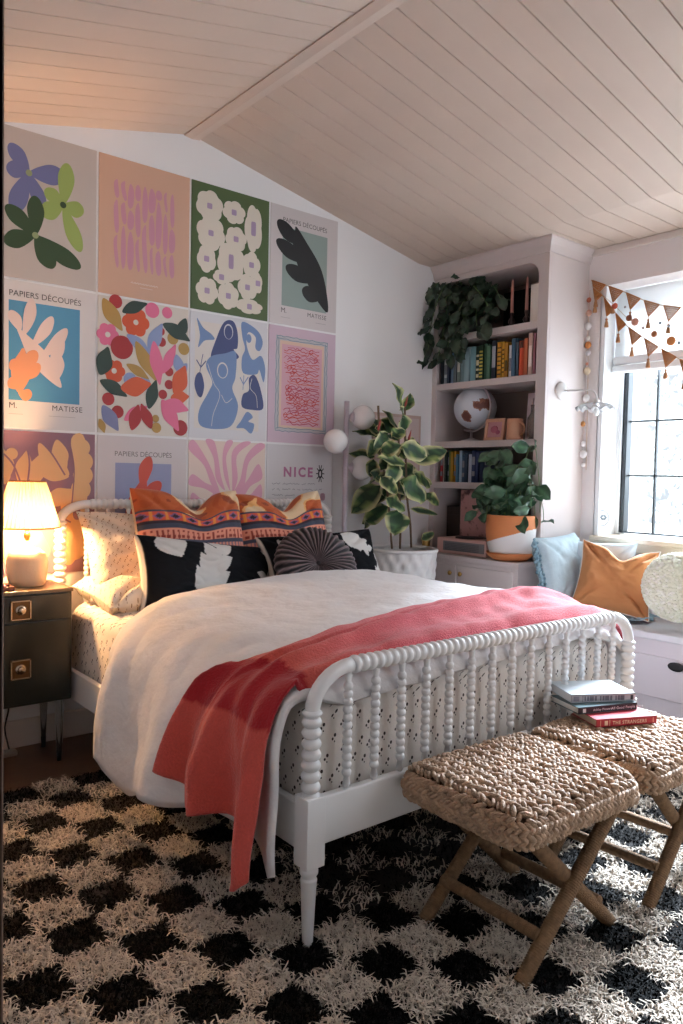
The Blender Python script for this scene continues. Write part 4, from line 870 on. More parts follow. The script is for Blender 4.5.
# globe on the third shelf
GX, GY, GZ = 3.0, -.262, 1.783
g = empty('desk_globe', (GX, GY, 1.556), label='grey and rust desk globe on a pale stand on the third shelf', cat='globe')
mg = mat('globe_map', 'd5d8de', .4); nt = mg.node_tree; b_ = nt.nodes['Principled BSDF']; tc = nt.nodes.new('ShaderNodeTexCoord'); nn = nt.nodes.new('ShaderNodeTexNoise'); nn.inputs['Scale'].default_value = 8; nn.inputs['Detail'].default_value = 6; rp = nt.nodes.new('ShaderNodeValToRGB'); rp.color_ramp.interpolation = 'CONSTANT'
rp.color_ramp.elements[0].color = (*lin('ccd0d8'), 1); rp.color_ramp.elements[1].position = .555; rp.color_ramp.elements[1].color = (*lin('8a5a48'), 1); e = rp.color_ramp.elements.new(.60); e.color = (*lin('6b3f35'), 1)
nt.links.new(tc.outputs['Object'], nn.inputs['Vector']); nt.links.new(nn.outputs['Fac'], rp.inputs['Fac']); nt.links.new(rp.outputs['Color'], b_.inputs['Base Color'])
MB().ball((GX, GY, GZ), .142, 40, 28).build('sphere', mg, g)
arc = [(GX-.02*math.sin(t), GY+.155*math.sin(t-rad(25)), GZ+.155*math.cos(t-rad(25))) for t in [rad(-5)-rad(180)*k/24+rad(0) for k in range(25)]]
arc = [(GX-.03, GY-.157*math.cos(t), GZ+.157*math.sin(t)) for t in [rad(-115)+rad(190)*k/24 for k in range(25)]]
MB().tube(arc, .0065, 8).build('meridian_arc', mat('pale_metal', 'b9aeb0', .35, .6), g)
MB().lathe([(.001, 1.556), (.07, 1.556), (.072, 1.564), (.03, 1.575), (.009, 1.585), (.009, 1.63)], 28, Matrix.Translation((GX-.03, GY, 0))).build('stand', MATS['pale_metal'], g)
# frames, mug, jar
def frame(name, x, y0, y1, z0, z1, fc, ic, bw_, label, tilt=0, art=None):
    r = empty(name, (x, (y0+y1)/2, z0), label=label, cat='picture frame')
    MB().box(x, x+.018, y0, y0+bw_, z0, z1).box(x, x+.018, y1-bw_, y1, z0, z1).box(x, x+.018, y0, y1, z0, z0+bw_).box(x, x+.018, y0, y1, z1-bw_, z1).build('frame', mat('frame_'+fc, fc, .5), r, bevel=.002)
    m_ = MB().box(x+.008, x+.014, y0+bw_, y1-bw_, z0+bw_, z1-bw_)
    ms_ = [mat('picture_'+ic, ic, .6)]
    if art:
        for (yy, zz, r_, c) in art:
            mm_ = mat('picture_'+c, c, .6)
            if mm_ not in ms_: ms_.append(mm_)
            m_.ball((x+.007, yy, zz), (.0015, r_, r_*.8), 12, 6, ms_.index(mm_))
    m_.build('picture', ms_, r)
    if tilt: r.rotation_euler.y = rad(tilt)
    return r
frame('picture_frame', 2.90, -.585, -.425, 1.5565, 1.70, 'd8a48a', 'c9949a', .022, 'small peach frame with a pink picture in front of the globe', 8, [(-.50, 1.63, .03, 'b5667c'), (-.53, 1.61, .018, 'a85a78')])
frame('picture_frame', 3.03, -.83, -.655, 1.5565, 1.86, 'e3cfd3', 'c4afb6', .035, 'large pale mauve frame leaning at the right end of the third shelf', 4)
mg_ = empty('handled_mug', (2.915, -.665, 1.5565), label='peach mug with a round handle beside the small peach frame', cat='mug')
T = Matrix.Translation((2.915, -.665, 1.5565)); MB().lathe([(.001, 0), (.046, 0), (.052, .01), (.05, .13), (.046, .132), (.044, .125), (.044, .012), (.001, .01)], 28, T).build('cup', mat('peach_clay', 'd9a283', .6), mg_)
MB().tube([(2.905, -.71-.035*math.sin(t), 1.625+.04*math.cos(t)) for t in [PI*k/12 for k in range(13)]], .006, 8).build('handle', MATS['peach_clay'], mg_)
tag(MB().lathe([(.001, 0), (.034, 0), (.04, .02), (.04, .13), (.022, .16), (.02, .2), (.024, .21), (.019, .21), (.016, .16), (.03, .12), (.03, .02), (.001, .01)], 24, Matrix.Translation((2.925, -.80, 1.5565))).build('glass_carafe', mat('smoky_glass', 'b9a9a4', .1, trans=.7)), 'smoky patterned glass carafe right of the peach mug', 'carafe')
# top shelf: candles, box, sign
for (y, x) in ((-.585, 2.95), (-.695, 2.955)):
    nm = 'left' if y > -.6 else 'right'
    o = empty('candlestick', (x, y, 2.26), label=('dark candlestick on the top shelf, nearer the trailing plant' if y > -.6 else 'dark candlestick on the top shelf, nearer the white box'), cat='candlestick', group='candlesticks on the top shelf')
    MB().lathe([(.001, 0), (.028, 0), (.03, .006), (.012, .012), (.016, .03), (.024, .045), (.016, .06), (.009, .07), (.013, .085), (.013, .1), (.001, .1)], 20, Matrix.Translation((x, y, 2.26))).build('stand', mat('dark_wood_turned', '3a2a2a', .4), o)
    tag(MB().lathe([(.001, 2.357), (.011, 2.357), (.010, 2.45), (.007, 2.56), (.002, 2.565), (.001, 2.575)], 14, Matrix.Translation((x, y, 0))).build('taper_candle', mat('blush_wax', 'c98f84', .5, subs=.1)), 'pink taper candle in the candlestick '+('nearer the trailing plant' if y > -.6 else 'nearer the white box'), 'candle', 'taper candles')
book('storage_box', 2.885, 3.1, -.853, -.775, 2.261, 2.49, 'e6ddd4', 'cream-white upright box at the right end of the top shelf')['category'] = 'box'
mb = MB().box(3.17, 3.19, -.82, -.34, 2.32, 2.56); RM = Matrix.Rotation(-PI/2, 4, 'Z') @ Matrix.Rotation(PI/2, 4, 'X')
text_mesh(mb, 'u', .05, Matrix.Translation((3.1685, -.645, 2.475)) @ RM, 1, .001); text_mesh(mb, '.K', .085, Matrix.Translation((3.1685, -.655, 2.385)) @ RM, 1, .001)
tag(mb.build('letter_sign', [m_black, mat('sign_white', 'b9b9b4', .6)], bevel=0), 'black sign with pale letters leaning behind the candles on the top shelf', 'sign')

# worktop: record player in an open pink case, dark box, brass cup, trailing plant
rp_ = empty('record_player', (2.86, -.43, .824), label='open pink floral suitcase record player with grey speaker front on the cabinet', cat='record player')
m_pinkc = mat('pink_case', 'c8a095', .6); MB().box(2.705, 2.92, -.635, -.225, .824, .925).build('case', m_pinkc, rp_, bevel=.006)
sp = MB().box(2.70, 2.706, -.635+.01, -.285, .845, .905).build('speaker_grille', mat('grey_grille', '6e6c6e', .7), rp_)
MB().add([(2.6995, -.30-.0098*k, .849+.01*j) for k in range(30) for j in range(6)], [(k*6+j, k*6+6+j, k*6+7+j) for k in range(29) for j in range(5)], smooth=False).build('grille_pattern', mat('grille_dark', '4c4a4d', .7), sp)
mlid = mat('floral_lid', 'b98682', .6); nt = mlid.node_tree; v_ = nt.nodes.new('ShaderNodeTexNoise'); v_.inputs['Scale'].default_value = 14; v_.inputs['Detail'].default_value = 5; tc = nt.nodes.new('ShaderNodeTexCoord'); r_ = nt.nodes.new('ShaderNodeValToRGB'); r_.color_ramp.elements[0].position = .36; r_.color_ramp.elements[0].color = (*lin('5a3134'), 1); r_.color_ramp.elements[1].position = .46; r_.color_ramp.elements[1].color = (*lin('c08d88'), 1)
nt.links.new(tc.outputs['Object'], v_.inputs['Vector']); nt.links.new(v_.outputs['Fac'], r_.inputs['Fac']); nt.links.new(r_.outputs['Color'], nt.nodes['Principled BSDF'].inputs['Base Color'])
MB().box(2.92, 2.95, -.635, -.225, .925, 1.235).build('lid', mlid, rp_, bevel=.006)
MB().lathe([(.001, .925), (.10, .925), (.10, .932), (.001, .932)], 32, Matrix.Translation((2.815, -.42, 0))).build('turntable', m_black, rp_)
tag(MB().box(2.98, 3.12, -.24, -.05, .824, 1.12).box(2.975, 2.98, -.23, -.06, .84, .87).box(2.975, 2.98, -.23, -.06, 1.06, 1.09).build('dark_wooden_box', mat('dark_brown_wood', '3b2c26', .5, var=.2), bevel=.003), 'dark brown box standing in the back left corner of the cabinet top', 'box')
tag(MB().lathe([(.001, .824), (.026, .824), (.027, .93), (.024, .93), (.023, .83), (.001, .829)], 20, Matrix.Translation((2.73, -.10, 0))).build('brass_cup', m_brass), 'small brass cup at the left end of the cabinet top', 'cup')
# pot + trailing plants
def trailing(name_root, m, stems, leaves, seed):
    mb = MB(); rs = random.Random(seed)
    return mb
m_leafd = mat('pothos_leaf', vcol=True, rough=.35, coat=.2)
hp = empty('trailing_plant', (2.755, -.785, .824), label='glossy trailing plant in an orange and white clay pot on the cabinet corner', cat='plant')
PX_, PY_ = 2.755, -.785; T = Matrix.Translation((PX_, PY_, 0))
def potr(z): t = (z-.86)/.235; return .108+.042*math.sin(PI*min(t*.62+.08, 1))**.8
prof = [(.001, .862)]+[(potr(.862+.233*k/14), .862+.233*k/14) for k in range(15)]+[(potr(1.095)-.012, 1.095), (.115, .90)]
mb = MB(); 
def potsurf(a, b): t = TAU*a; z = .864+.231*b; r = potr(z); return (PX_+r*math.cos(t), PY_+r*math.sin(t), z)
m_ter = mat('orange_clay', 'cf7f4c', .7, var=.06); m_pw = mat('white_glaze', 'd9d3cf', .6)
mb.grid(72, 60, potsurf, mi=lambda a, b: 1 if b < .47+.20*math.sin(TAU*a+2.75) else 0)
mb.lathe([(potr(1.095), 1.095), (potr(1.095)-.01, 1.097), (potr(1.095)-.014, 1.06)], 48, T, 0, caps=False); mb.lathe([(.001, .866), (potr(.864), .864)], 48, T, 1, caps=False)
mb.build('pot', [m_ter, m_pw], hp)
MB().lathe([(.001, .825), (.10, .825), (.135, .85), (.147, .872), (.138, .872), (.10, .845), (.001, .842)], 44, T).build('saucer', m_ter, hp)
MB().lathe([(.001, 1.07), (potr(1.07)-.012, 1.07)], 40, T, caps=False).build('soil', MATS['soil'], hp)
def glossy(seed, A, B):
    def c(a, b):
        q = abs(2*b-1); t = .5+.9*nz(a*3+seed, b*3, seed); t = min(max(t, 0), 1); c0 = tuple(A[i]*(1-t)+B[i]*t for i in range(3)); return tuple(v*1.5 for v in c0) if q < .07 else c0
    return c
rs = random.Random(21); mbl = MB(); mbs = MB(); LEAFN = 6
# each vine climbs out of the pot and hangs; leaves along it
for k in range(17):
    a = rs.uniform(0, TAU) if k > 8 else rs.uniform(PI*.55, PI*1.75); out = rs.uniform(.06, .20); up = rs.uniform(.12, .44); dn = rs.uniform(-.1, .22)
    d2 = Vector((math.cos(a)*.55, math.sin(a)*.9, 0)); base = Vector((PX_, PY_, 1.07))+d2*.05
    P = spline([base, base+d2*out*.3+Vector((0, 0, up*.8)), base+d2*out*.8+Vector((0, 0, up)), base+d2*(out+.02)+Vector((0, 0, up*.5-dn*.4)), base+d2*(out+.03)+Vector((0, 0, up*.2-dn*.8))], 6, False)
    P = [Vector((min(p.x, 2.84), min(p.y, -.5) if p.z < 1.29 else min(p.y, -.42), max(p.z, 1.0))) for p in P]
    mbs.tube(P, .0022, 5)
    for i in range(3, len(P), 3):
        s_ = rs.uniform(.08, .125); n_ = Vector((-.8+rs.uniform(-.5, .3), -.6+rs.uniform(-.5, .5), rs.uniform(0, .7))); dr_ = Vector((rs.uniform(-.9, .1), rs.uniform(-.9, .7), rs.uniform(-1.1, .1))).normalized()
        q = P[i]+dr_*.02; tp = q+dr_*s_
        if tp.x > 2.84 and (tp.y > -.93): tp.x = 2.835
        if tp.z < 1.12 and rs.random() < .8: continue
        leaf_geo(mbl, q, tp, s_*.85, n_, droop=rs.uniform(.05, .3), fold=.2, cfn=glossy(k+i, lin('1c3a2a'), lin('4f7355')), heart=True)
        mbs.tube([P[i], q], .0014, 4)
mbl.build('foliage', m_leafd, hp); mbs.build('vine', mat('green_stem', '5f7a4a', .6), hp)
# pothos trailing from the top shelf
ph = empty('hanging_pothos', (2.98, -.25, 2.26), label='dark green pothos spilling out of the top left of the bookcase', cat='plant')
T = Matrix.Translation((3.0, -.22, 0)); MB().lathe([(.001, 2.262), (.07, 2.262), (.09, 2.39), (.085, 2.39), (.06, 2.28), (.001, 2.275)], 28, T).build('pot', mat('dark_pot', '2c2a2c', .5), ph)
mbl = MB(); mbs = MB(); rs = random.Random(9)
def vine(P, n_every, smin, smax, A, B, seed):
    P = spline(P, 7, False); mbs.tube(P, .0025, 5)
    for i in range(2, len(P), n_every):
        s_ = rs.uniform(smin, smax); dr_ = Vector((rs.uniform(-.6, .15), rs.uniform(-.8, .8), rs.uniform(-1.2, -.1))).normalized(); n_ = Vector((-1, rs.uniform(-.9, .2), rs.uniform(.0, .9)))
        q = P[i]+dr_*.015; leaf_geo(mbl, q, q+dr_*s_, s_*.88, n_, droop=rs.uniform(.05, .25), fold=.18, cfn=glossy(seed+i, A, B), heart=True)
A_, B_ = lin('13231a'), lin('2a4431'); top = Vector((3.0, -.22, 2.40))
def vp(x, y, X):
    d_ = cf+cr*(x-341.5)/FPX-cu*(y-512)/FPX; t = (X-CAMP.x)/d_.x; return CAMP+d_*t
for k, pts in enumerate((((445, 290), (432, 300), (425, 325), (418, 345), (411, 362)), ((450, 285), (438, 300), (430, 330), (428, 350), (422, 366)), ((455, 290), (447, 310), (442, 340), (437, 362)), ((462, 290), (455, 320), (448, 345), (449, 355)),
        ((470, 290), (465, 315), (462, 340), (458, 350)), ((480, 292), (476, 315), (478, 330)), ((470, 285), (485, 300), (490, 315)), ((460, 282), (440, 282), (432, 292), (428, 315)), ((475, 282), (492, 285), (500, 298)), ((465, 300), (452, 330), (444, 350)), ((455, 280), (470, 275), (488, 276)), ((480, 285), (470, 300), (460, 330)), ((450, 295), (436, 320), (426, 338), (418, 342)))):
    X0 = 2.80 if min(p[0] for p in pts) < 436 else 2.82
    P = [top]+[vp(p[0], p[1], X0-.02*(i > 0)+rs.uniform(-.03, .03)+(.10 if p[1] < 292 else 0)) for i, p in enumerate(pts)]
    vine(P, 2, .062, .098, A_, B_, k*3.3)
for (x, y, dx, dy, s_) in ((412, 366, -3, 8, .07), (420, 369, 1, 8, .065), (426, 360, -2, 8, .07), (418, 345, -4, 9, .085), (427, 347, 3, 10, .085), (455, 343, 2, 12, .09), (487, 328, 0, 14, .09), (432, 296, -3, 10, .09), (450, 360, 2, 10, .075)):
    b_ = vp(x, y-5, 2.78); leaf_geo(mbl, b_, vp(x+dx, y+dy, 2.78), s_, (-1, -.5, .3), droop=.1, fold=.15, cfn=glossy(x, A_, B_), heart=True)
for k in range(60):
    q = Vector((rs.uniform(2.83, 3.02), rs.uniform(-.52, -.07), rs.uniform(2.33, 2.58))); s_ = rs.uniform(.06, .1); dr_ = Vector((rs.uniform(-.8, 0), rs.uniform(-.7, .7), rs.uniform(-1, .3))).normalized()
    leaf_geo(mbl, q, q+dr_*s_, s_*.88, (-1, rs.uniform(-.8, .3), rs.uniform(0, .8)), droop=.15, fold=.15, cfn=glossy(k, A_, B_), heart=True)
mbl.build('foliage', m_leafd, ph); mbs.build('vine', MATS['green_stem'], ph)

# ------------------------------------------------------------------ window bench
BH = .535
bn = empty('window_bench', (3.03, -2.4, 0), label='built-in white window seat with drawers below the window', cat='bench')
m_bench = mat('bench_paint', 'd6ced2', .5)
MB().box(2.80, XR, -.935, -4.0, .0, .495).build('body', m_bench, bn, bevel=.003)
MB().box(2.775, XR, -.935, -4.0, .497, BH).build('seat_board', mat('bench_top', 'd6d4d8', .5), bn, bevel=.008, bseg=3)
for (a, b, kk) in ((-.96, -2.45, -1.83), (-2.47, -3.97, -3.2)):
    dd = MB().box(2.785, 2.80, a, b, .20, .415).build('drawer', m_bench, bn, bevel=.003)
    MB().lathe([(.001, 0), (.012, .0), (.038, .008), (.042, .022), (.038, .024), (.001, .02)], 24, Matrix.Translation((2.785, kk, .385)) @ Matrix.Rotation(-PI/2, 4, 'Y') @ Matrix.Diagonal((.55, 1, 1, 1))).build('cup_pull', m_black, dd)

# bench cushions
m_blue = mat('washed_blue_linen', 'b3c4cb', .95, bump=.3, bscale=60, var=.12, vscale=14)
o = pillow_mesh(.44, .44, .15, seed=11, pinch=.05, wr=.016).build('fringed_cushion', m_blue, local=True); tag(o, 'washed blue cushion with a knotted fringe leaning against the bookcase side', 'cushion')
place(o, (2.885, -1.07, .775), -14, -2, 4)
mb = MB(); rs = random.Random(6)
for k in range(40):
    for (u, v, du, dv) in ((-1, -1+2*k/39, -1, 0), (-1+2*k/39, -1, 0, -1)):
        x, z = u*.21, v*.21; dd = Vector((du, rs.uniform(-.5, .5), dv)); mb.ball((x+du*.008, rs.uniform(-.01, .01), z+dv*.008), .0085, 8, 6)
        mb.lathe([(.003, 0), (.008, .012), (.010, .035), (.001, .042)], 7, Matrix.Translation((x+du*.014, 0, z+dv*.014)) @ Vector((du+rs.uniform(-.3, .3), rs.uniform(-.5, .5), dv-.6+rs.uniform(-.3, .3))).to_track_quat('Z', 'Y').to_matrix().to_4x4())
mb.build('fringe', mat('fringe_blue', '7a94a0', .95), o, local=True)
pillow('pale_blue_cushion', pillow_mesh(.42, .40, .13, seed=12), mat('pale_blue_cotton', 'c6d4dc', .9, bump=.2, bscale=50), (3.035, -1.20, .765), -16, 0, -72, 'pale blue cushion behind the fringed cushion, under the window corner', 'cushion')
m_must = mat('mustard_cotton', 'bd7f50', .95, bump=.4, bscale=40, var=.05)
o = pillow_mesh(.42, .40, .16, seed=13, pinch=.10, wr=.03, chop=.07, ears=.015).build('mustard_cushion', m_must, local=True); tag(o, 'ochre orange cushion with white piped edge and dented top on the window seat', 'cushion')
place(o, (2.96, -1.36, .755), -26, 8, -58)
pts = []
for (u, v) in [(-1+2*k/20, -1) for k in range(20)]+[(1, -1+2*k/20) for k in range(20)]+[(1-2*k/20, 1) for k in range(20)]+[(-1, 1-2*k/20) for k in range(21)]:
    x = .21*u*(1-.10*(1-v*v)*abs(u)**2); z = .20*v*(1-.10*(1-u*u)*abs(v)**2)
    if v > -.2: z -= .07*math.exp(-((u-.08)/.33)**2)*(max(v+.2, 0)/1.2)**1.4
    z += .015*abs(u)**4*max(v, 0)**3; pts.append((x, 0, z))
MB().tube(pts, .004, 6).build('piping', mat('white_piping', 'e3dcd4', .8), o, local=True)
# round fluffy cushion
mb = MB(); rs = np.random.RandomState(8)
mb.ball((0, 0, 0), (.175, .12, .175), 36, 24)
o = mb.build('fluffy_round_cushion', mat('boucle_green', 'dfe0cc', .95), local=True); tag(o, 'round fluffy pale lime cushion at the right end of the window seat', 'cushion')
mb = MB()
for k in range(3200):
    v_ = rs.normal(size=3); v_ /= np.linalg.norm(v_); p = Vector((v_[0]*.175, v_[1]*.12, v_[2]*.175)); s_ = .007+.007*rs.rand()
    mb.ball(p, (s_, s_, s_*.8), 5, 4, 0 if rs.rand() > .3 else 1)
tag(mb.build('fluff', [MATS['boucle_green'], mat('boucle_cream', 'e8e8dc', .95)], o, local=True), kind='stuff')
place(o, (2.93, -1.745, .765), -14, 0, -52)
# throw on the seat, with its tail over the edge
def throw(a, b):
    y = -1.12-.42*b+.03*math.sin(a*9); x = 3.16-.34*a+.03*math.sin(b*7); z = BH+.010+.018*abs(nz(a*4, b*6, 3))*2+.010*abs(math.sin(a*14+b*6))
    return (x, y, z)
tag(MB().grid(40, 50, throw).build('blue_throw', mat('blue_throw_cotton', 'a6c3d0', .95, var=.25, vscale=25, bump=.3, bscale=60), solid=.006, soff=1), 'crumpled light blue throw lying under the ochre cushion', 'throw')
def scarf(a, b):
    s = a*.34; w_ = .045*(1-.75*max(0, a-.35)/.65)
    if s < .09: x, z = 2.85-s, BH+.008
    else: x, z = 2.762, BH+.008-(s-.085)
    return (x-.006*math.sin(b*9), -1.475-w_+2*w_*b, z)
def scarf_c(a, b): return (lin('5f7283'), lin('c3c9c8'), lin('8c8a5c'), lin('3d4d60'))[int((nz(a*16, b*7, 3)+.6)*3.4) % 4]
tag(MB().grid(60, 12, scarf, cfn=scarf_c).build('patterned_scarf', mat('scarf_print', vcol=True, rough=.9), solid=.003, soff=-1), 'blue and olive patterned scarf hanging over the front edge of the window seat', 'scarf')
rl = tag(MB().lathe([(.001, 0), (.03, 0), (.036, .01), (.036, .13), (.001, .13)], 20, Matrix.Translation((2.74, -1.16, .59)) @ Matrix.Rotation(rad(60), 4, 'X')).build('rolled_blanket', m_blue), 'rolled blue blanket with a purple end below the fringed cushion', 'blanket')
rl.location.x = 2.88; rl.location.z = BH+.0; 
MB().lathe([(.001, .132), (.027, .131), (.028, .128)], 20, Matrix.Translation((2.74, -1.16, .59)) @ Matrix.Rotation(rad(60), 4, 'X')).build('purple_lining', mat('purple_print', '6d4a63', .9, var=.4, vscale=60), rl)

# roman shade, sconce, hanging ring, garlands
def shade_f(a, b):
    z = WZ1-.006-.50*b; x = XR+.155+.003*math.sin(b*30)
    return (x, WY0-.012-2.70*a, z)
rsd = empty('roman_shade', (XR+.15, -2.36, 2.0), label='white roman shade pulled halfway up inside the window recess', cat='window shade')
MB().grid(4, 40, shade_f).build('fabric', mat_translucent('shade_linen', 'f0efee', .45), rsd, solid=.002)
MB().box(XR+.12, XR+.17, WY0-.012, -3.72, 1.985, 2.03).box(XR+.13, XR+.165, WY0-.012, -3.72, 2.035, 2.085).build('fabric_fold', mat('shade_fold', 'e9e8e8', .9), rsd, bevel=.012, bseg=3)
sc = empty('wall_sconce', (2.98, -.94, 1.845), label='white swing-arm wall sconce with a scalloped glass shade on the bookcase side', cat='wall lamp')
MB().lathe([(.001, 0), (.052, 0), (.055, .006), (.05, .014), (.025, .022), (.012, .03), (.001, .031)], 32, Matrix.Translation((3.0, BYR, 1.85)) @ Matrix.Rotation(PI/2, 4, 'X')).build('backplate', mat('white_enamel', 'dcd8d6', .3), sc)
MB().tube(spline([(3.0, BYR-.025, 1.85), (3.02, BYR-.14, 1.845), (3.03, BYR-.20, 1.84), (3.035, BYR-.225, 1.80), (3.035, BYR-.225, 1.775)], 5, False), .006, 8).build('arm', MATS['white_enamel'], sc)
MB().lathe([(.012, 1.74), (.018, 1.745), (.02, 1.78), (.012, 1.79), (.001, 1.79)], 20, Matrix.Translation((3.035, BYR-.225, 0))).build('socket', MATS['white_enamel'], sc)
def scal(a, b): t = TAU*a; r = .02+.095*b; return (3.035+r*math.cos(t)*(1+.03*b*math.cos(12*t)), BYR-.225+r*math.sin(t)*(1+.03*b*math.cos(12*t)), 1.765-.035*b**2+.010*b*math.cos(12*t))
MB().grid(96, 8, scal).build('scalloped_shade', mat('milk_glass', 'eef0f3', .15, trans=.6), sc, solid=.003)
MB().ball((3.035, BYR-.225, 1.715), (.018, .018, .026), 14, 10).build('bulb', mat('frosted_bulb', 'e6e6e6', .4), sc)
rg = empty('suncatcher_ring', (3.4, -1.10, 1.10), label='clear ring ornament hanging low at the left edge of the window', cat='ornament')
c0 = vp(602, 518, 3.32); MB().tube([(c0.x, c0.y+.047*math.cos(TAU*k/32), c0.z+.047*math.sin(TAU*k/32)) for k in range(33)], .005, 8).build('ring', mat('clear_ring', 'cfd3d6', .15, trans=.5), rg)
MB().tube([(c0.x, c0.y, c0.z+.05), (c0.x, c0.y, 2.0)], .0012, 5).build('thread', mat('thread', 'c9c6c2', .9), rg)
mb = MB(); 
for k in range(6): a = k*TAU/6; mb.ball((c0.x, c0.y-.01+.016*math.cos(a), c0.z+.004+.012*math.sin(a)), (.004, .009, .009), 8, 6)
mb.build('crystal', mat('smoky_crystal', '8f979d', .2), rg)
# crochet bunting
m_cro = mat('rust_crochet', 'b5753f', .95, var=.2, vscale=90); m_str = mat('jute_string', 'c7ac90', .9)
def flag(par, p, q, drop, xx):
    """p,q: top corners (y,z) along the string; drop = length"""
    P0 = Vector((xx, p[0], p[1])); Q0 = Vector((xx, q[0], q[1])); D = P0*.68+Q0*.32+Vector((0, 0, -drop)); mb = MB(); r = .0042
    mb.tube([P0, Q0], r, 6).tube([P0, D], r, 6).tube([Q0, D], r, 6)
    n = 7
    for k in range(1, n):
        t = k/n; a, b = P0.lerp(D, t), Q0.lerp(D, t); a0, b0 = P0.lerp(D, t-1/n), Q0.lerp(D, t-1/n); mb.tube([a, b], r*.8, 5)
        m = max(2, int(7*(1-t)+1)); z = []
        for j in range(2*m+1): z.append((a0.lerp(b0, j/(2*m)) if j % 2 == 0 else a.lerp(b, j/(2*m))))
        mb.tube(z, r*.72, 5)
    f = mb.build('flag', m_cro, par)
    ts = MB().tube([D, D+Vector((0, 0, -.018))], .002, 5).ball(D+Vector((0, 0, -.022)), .008, 10, 6).lathe([(.004, 0), (.009, -.012), (.013, -.038), (.012, -.042), (.001, -.042)][::-1], 12, Matrix.Translation(D+Vector((0, 0, -.026)))).build('tassel', mat('tassel_brown', 'a5754f', .95), f)
def bunting(pxs, X, label, drop, wpx):
    C_ = [vp(x, y, X) for x, y in pxs]; r = empty('crochet_bunting', C_[0], label=label, cat='bunting', group='crochet bunting strings')
    S = spline(C_, 12, False); MB().tube(S, .0028, 6).build('string', m_str, r); L_ = [0]
    for i in range(1, len(S)): L_.append(L_[-1]+(S[i]-S[i-1]).length)
    def at(s):
        for i in range(1, len(S)):
            if L_[i] >= s: return S[i-1].lerp(S[i], (s-L_[i-1])/(L_[i]-L_[i-1]))
        return S[-1]
    s = .012
    while s+.10 < L_[-1]: a, b = at(s), at(s+.10); flag(r, (a.y, a.z), (b.y, b.z), drop, X-.002); s += wpx
bunting([(591, 280), (622, 291), (652, 303), (683, 308), (712, 309), (745, 303)], XR-.035, 'upper of the two rust crochet buntings with tassels hung across the window', .083, .130)
bunting([(592, 283), (606, 300), (625, 324), (650, 342), (683, 361), (715, 376), (750, 384)], XR-.03, 'lower, steeper rust crochet bunting with tassels hung across the window', .083, .130)
def felt_garland(pts, X, label, items):
    C_ = [vp(x, y, X) for x, y in pts]; r = empty('felt_garland', C_[0], label=label, cat='garland'); MB().tube(spline(C_, 8, False), .0018, 5).build('string', m_str, r)
    for (x, y, c, rr2) in items: MB().ball(vp(x, y, X-.005), (rr2*.6, rr2, rr2), 14, 10).build('felt_ball', mat('felt_'+c, c, .95, bump=.4, bscale=90), r)
felt_garland([(590, 290), (588, 330), (588, 375), (586, 470)], XR-.022, 'string of pale and orange felt balls hanging straight down beside the window', [(589, 300, 'b46a52', .016), (589, 313, 'c99a86', .02), (588, 326, 'cfc8c8', .024), (588, 338, 'e8ded4', .014), (588, 345, 'c9834e', .022), (588, 353, 'd5d5d8', .017), (587, 364, 'c98a76', .010), (587, 371, 'd6c2a8', .024), (586, 398, 'e3dfdf', .024), (585, 408, 'd9cfc8', .012), (583, 424, 'c9925c', .017), (583, 444, 'e9e6e6', .018), (583, 454, 'e9e6e6', .026), (583, 465, 'e9e6e6', .014)])
felt_garland([(592, 286), (614, 305), (630, 320), (654, 334), (683, 342), (720, 345)], XR-.05, 'string of sparse coral and ochre felt balls between the two crochet buntings', [(615, 306, 'b85c48', .018), (629, 318, '8a5138', .019), (635, 322, 'c48a76', .023), (654, 334, 'a86a44', .018), (671, 341, 'c9834e', .026), (660, 323, '9aa0a6', .009), (669, 326, 'a5a9ad', .009), (643, 328, 'b3a8a2', .010), (625, 307, '9a8f8a', .007), (679, 343, '9aa0a6', .010)])
# small framed panel on the back wall behind the rubber plant
a = onb = vp; 
def wp(x, y):
    d_ = cf+cr*(x-341.5)/FPX-cu*(y-512)/FPX; t = (0-CAMP.y)/d_.y; return CAMP+d_*t
q0, q1 = wp(372, 412), wp(417, 500)
tag(MB().box(q0.x, q1.x, -.018, -.001, q1.z, q0.z).box(q0.x+.02, q1.x-.02, -.020, -.018, q1.z+.02, q0.z-.02, 1).build('framed_panel', [mat('blush_frame', 'c4a89e', .5), mat('blush_print', 'cdbab6', .7)], bevel=.001), 'blush framed picture on the wall half hidden behind the rubber plant', 'picture')

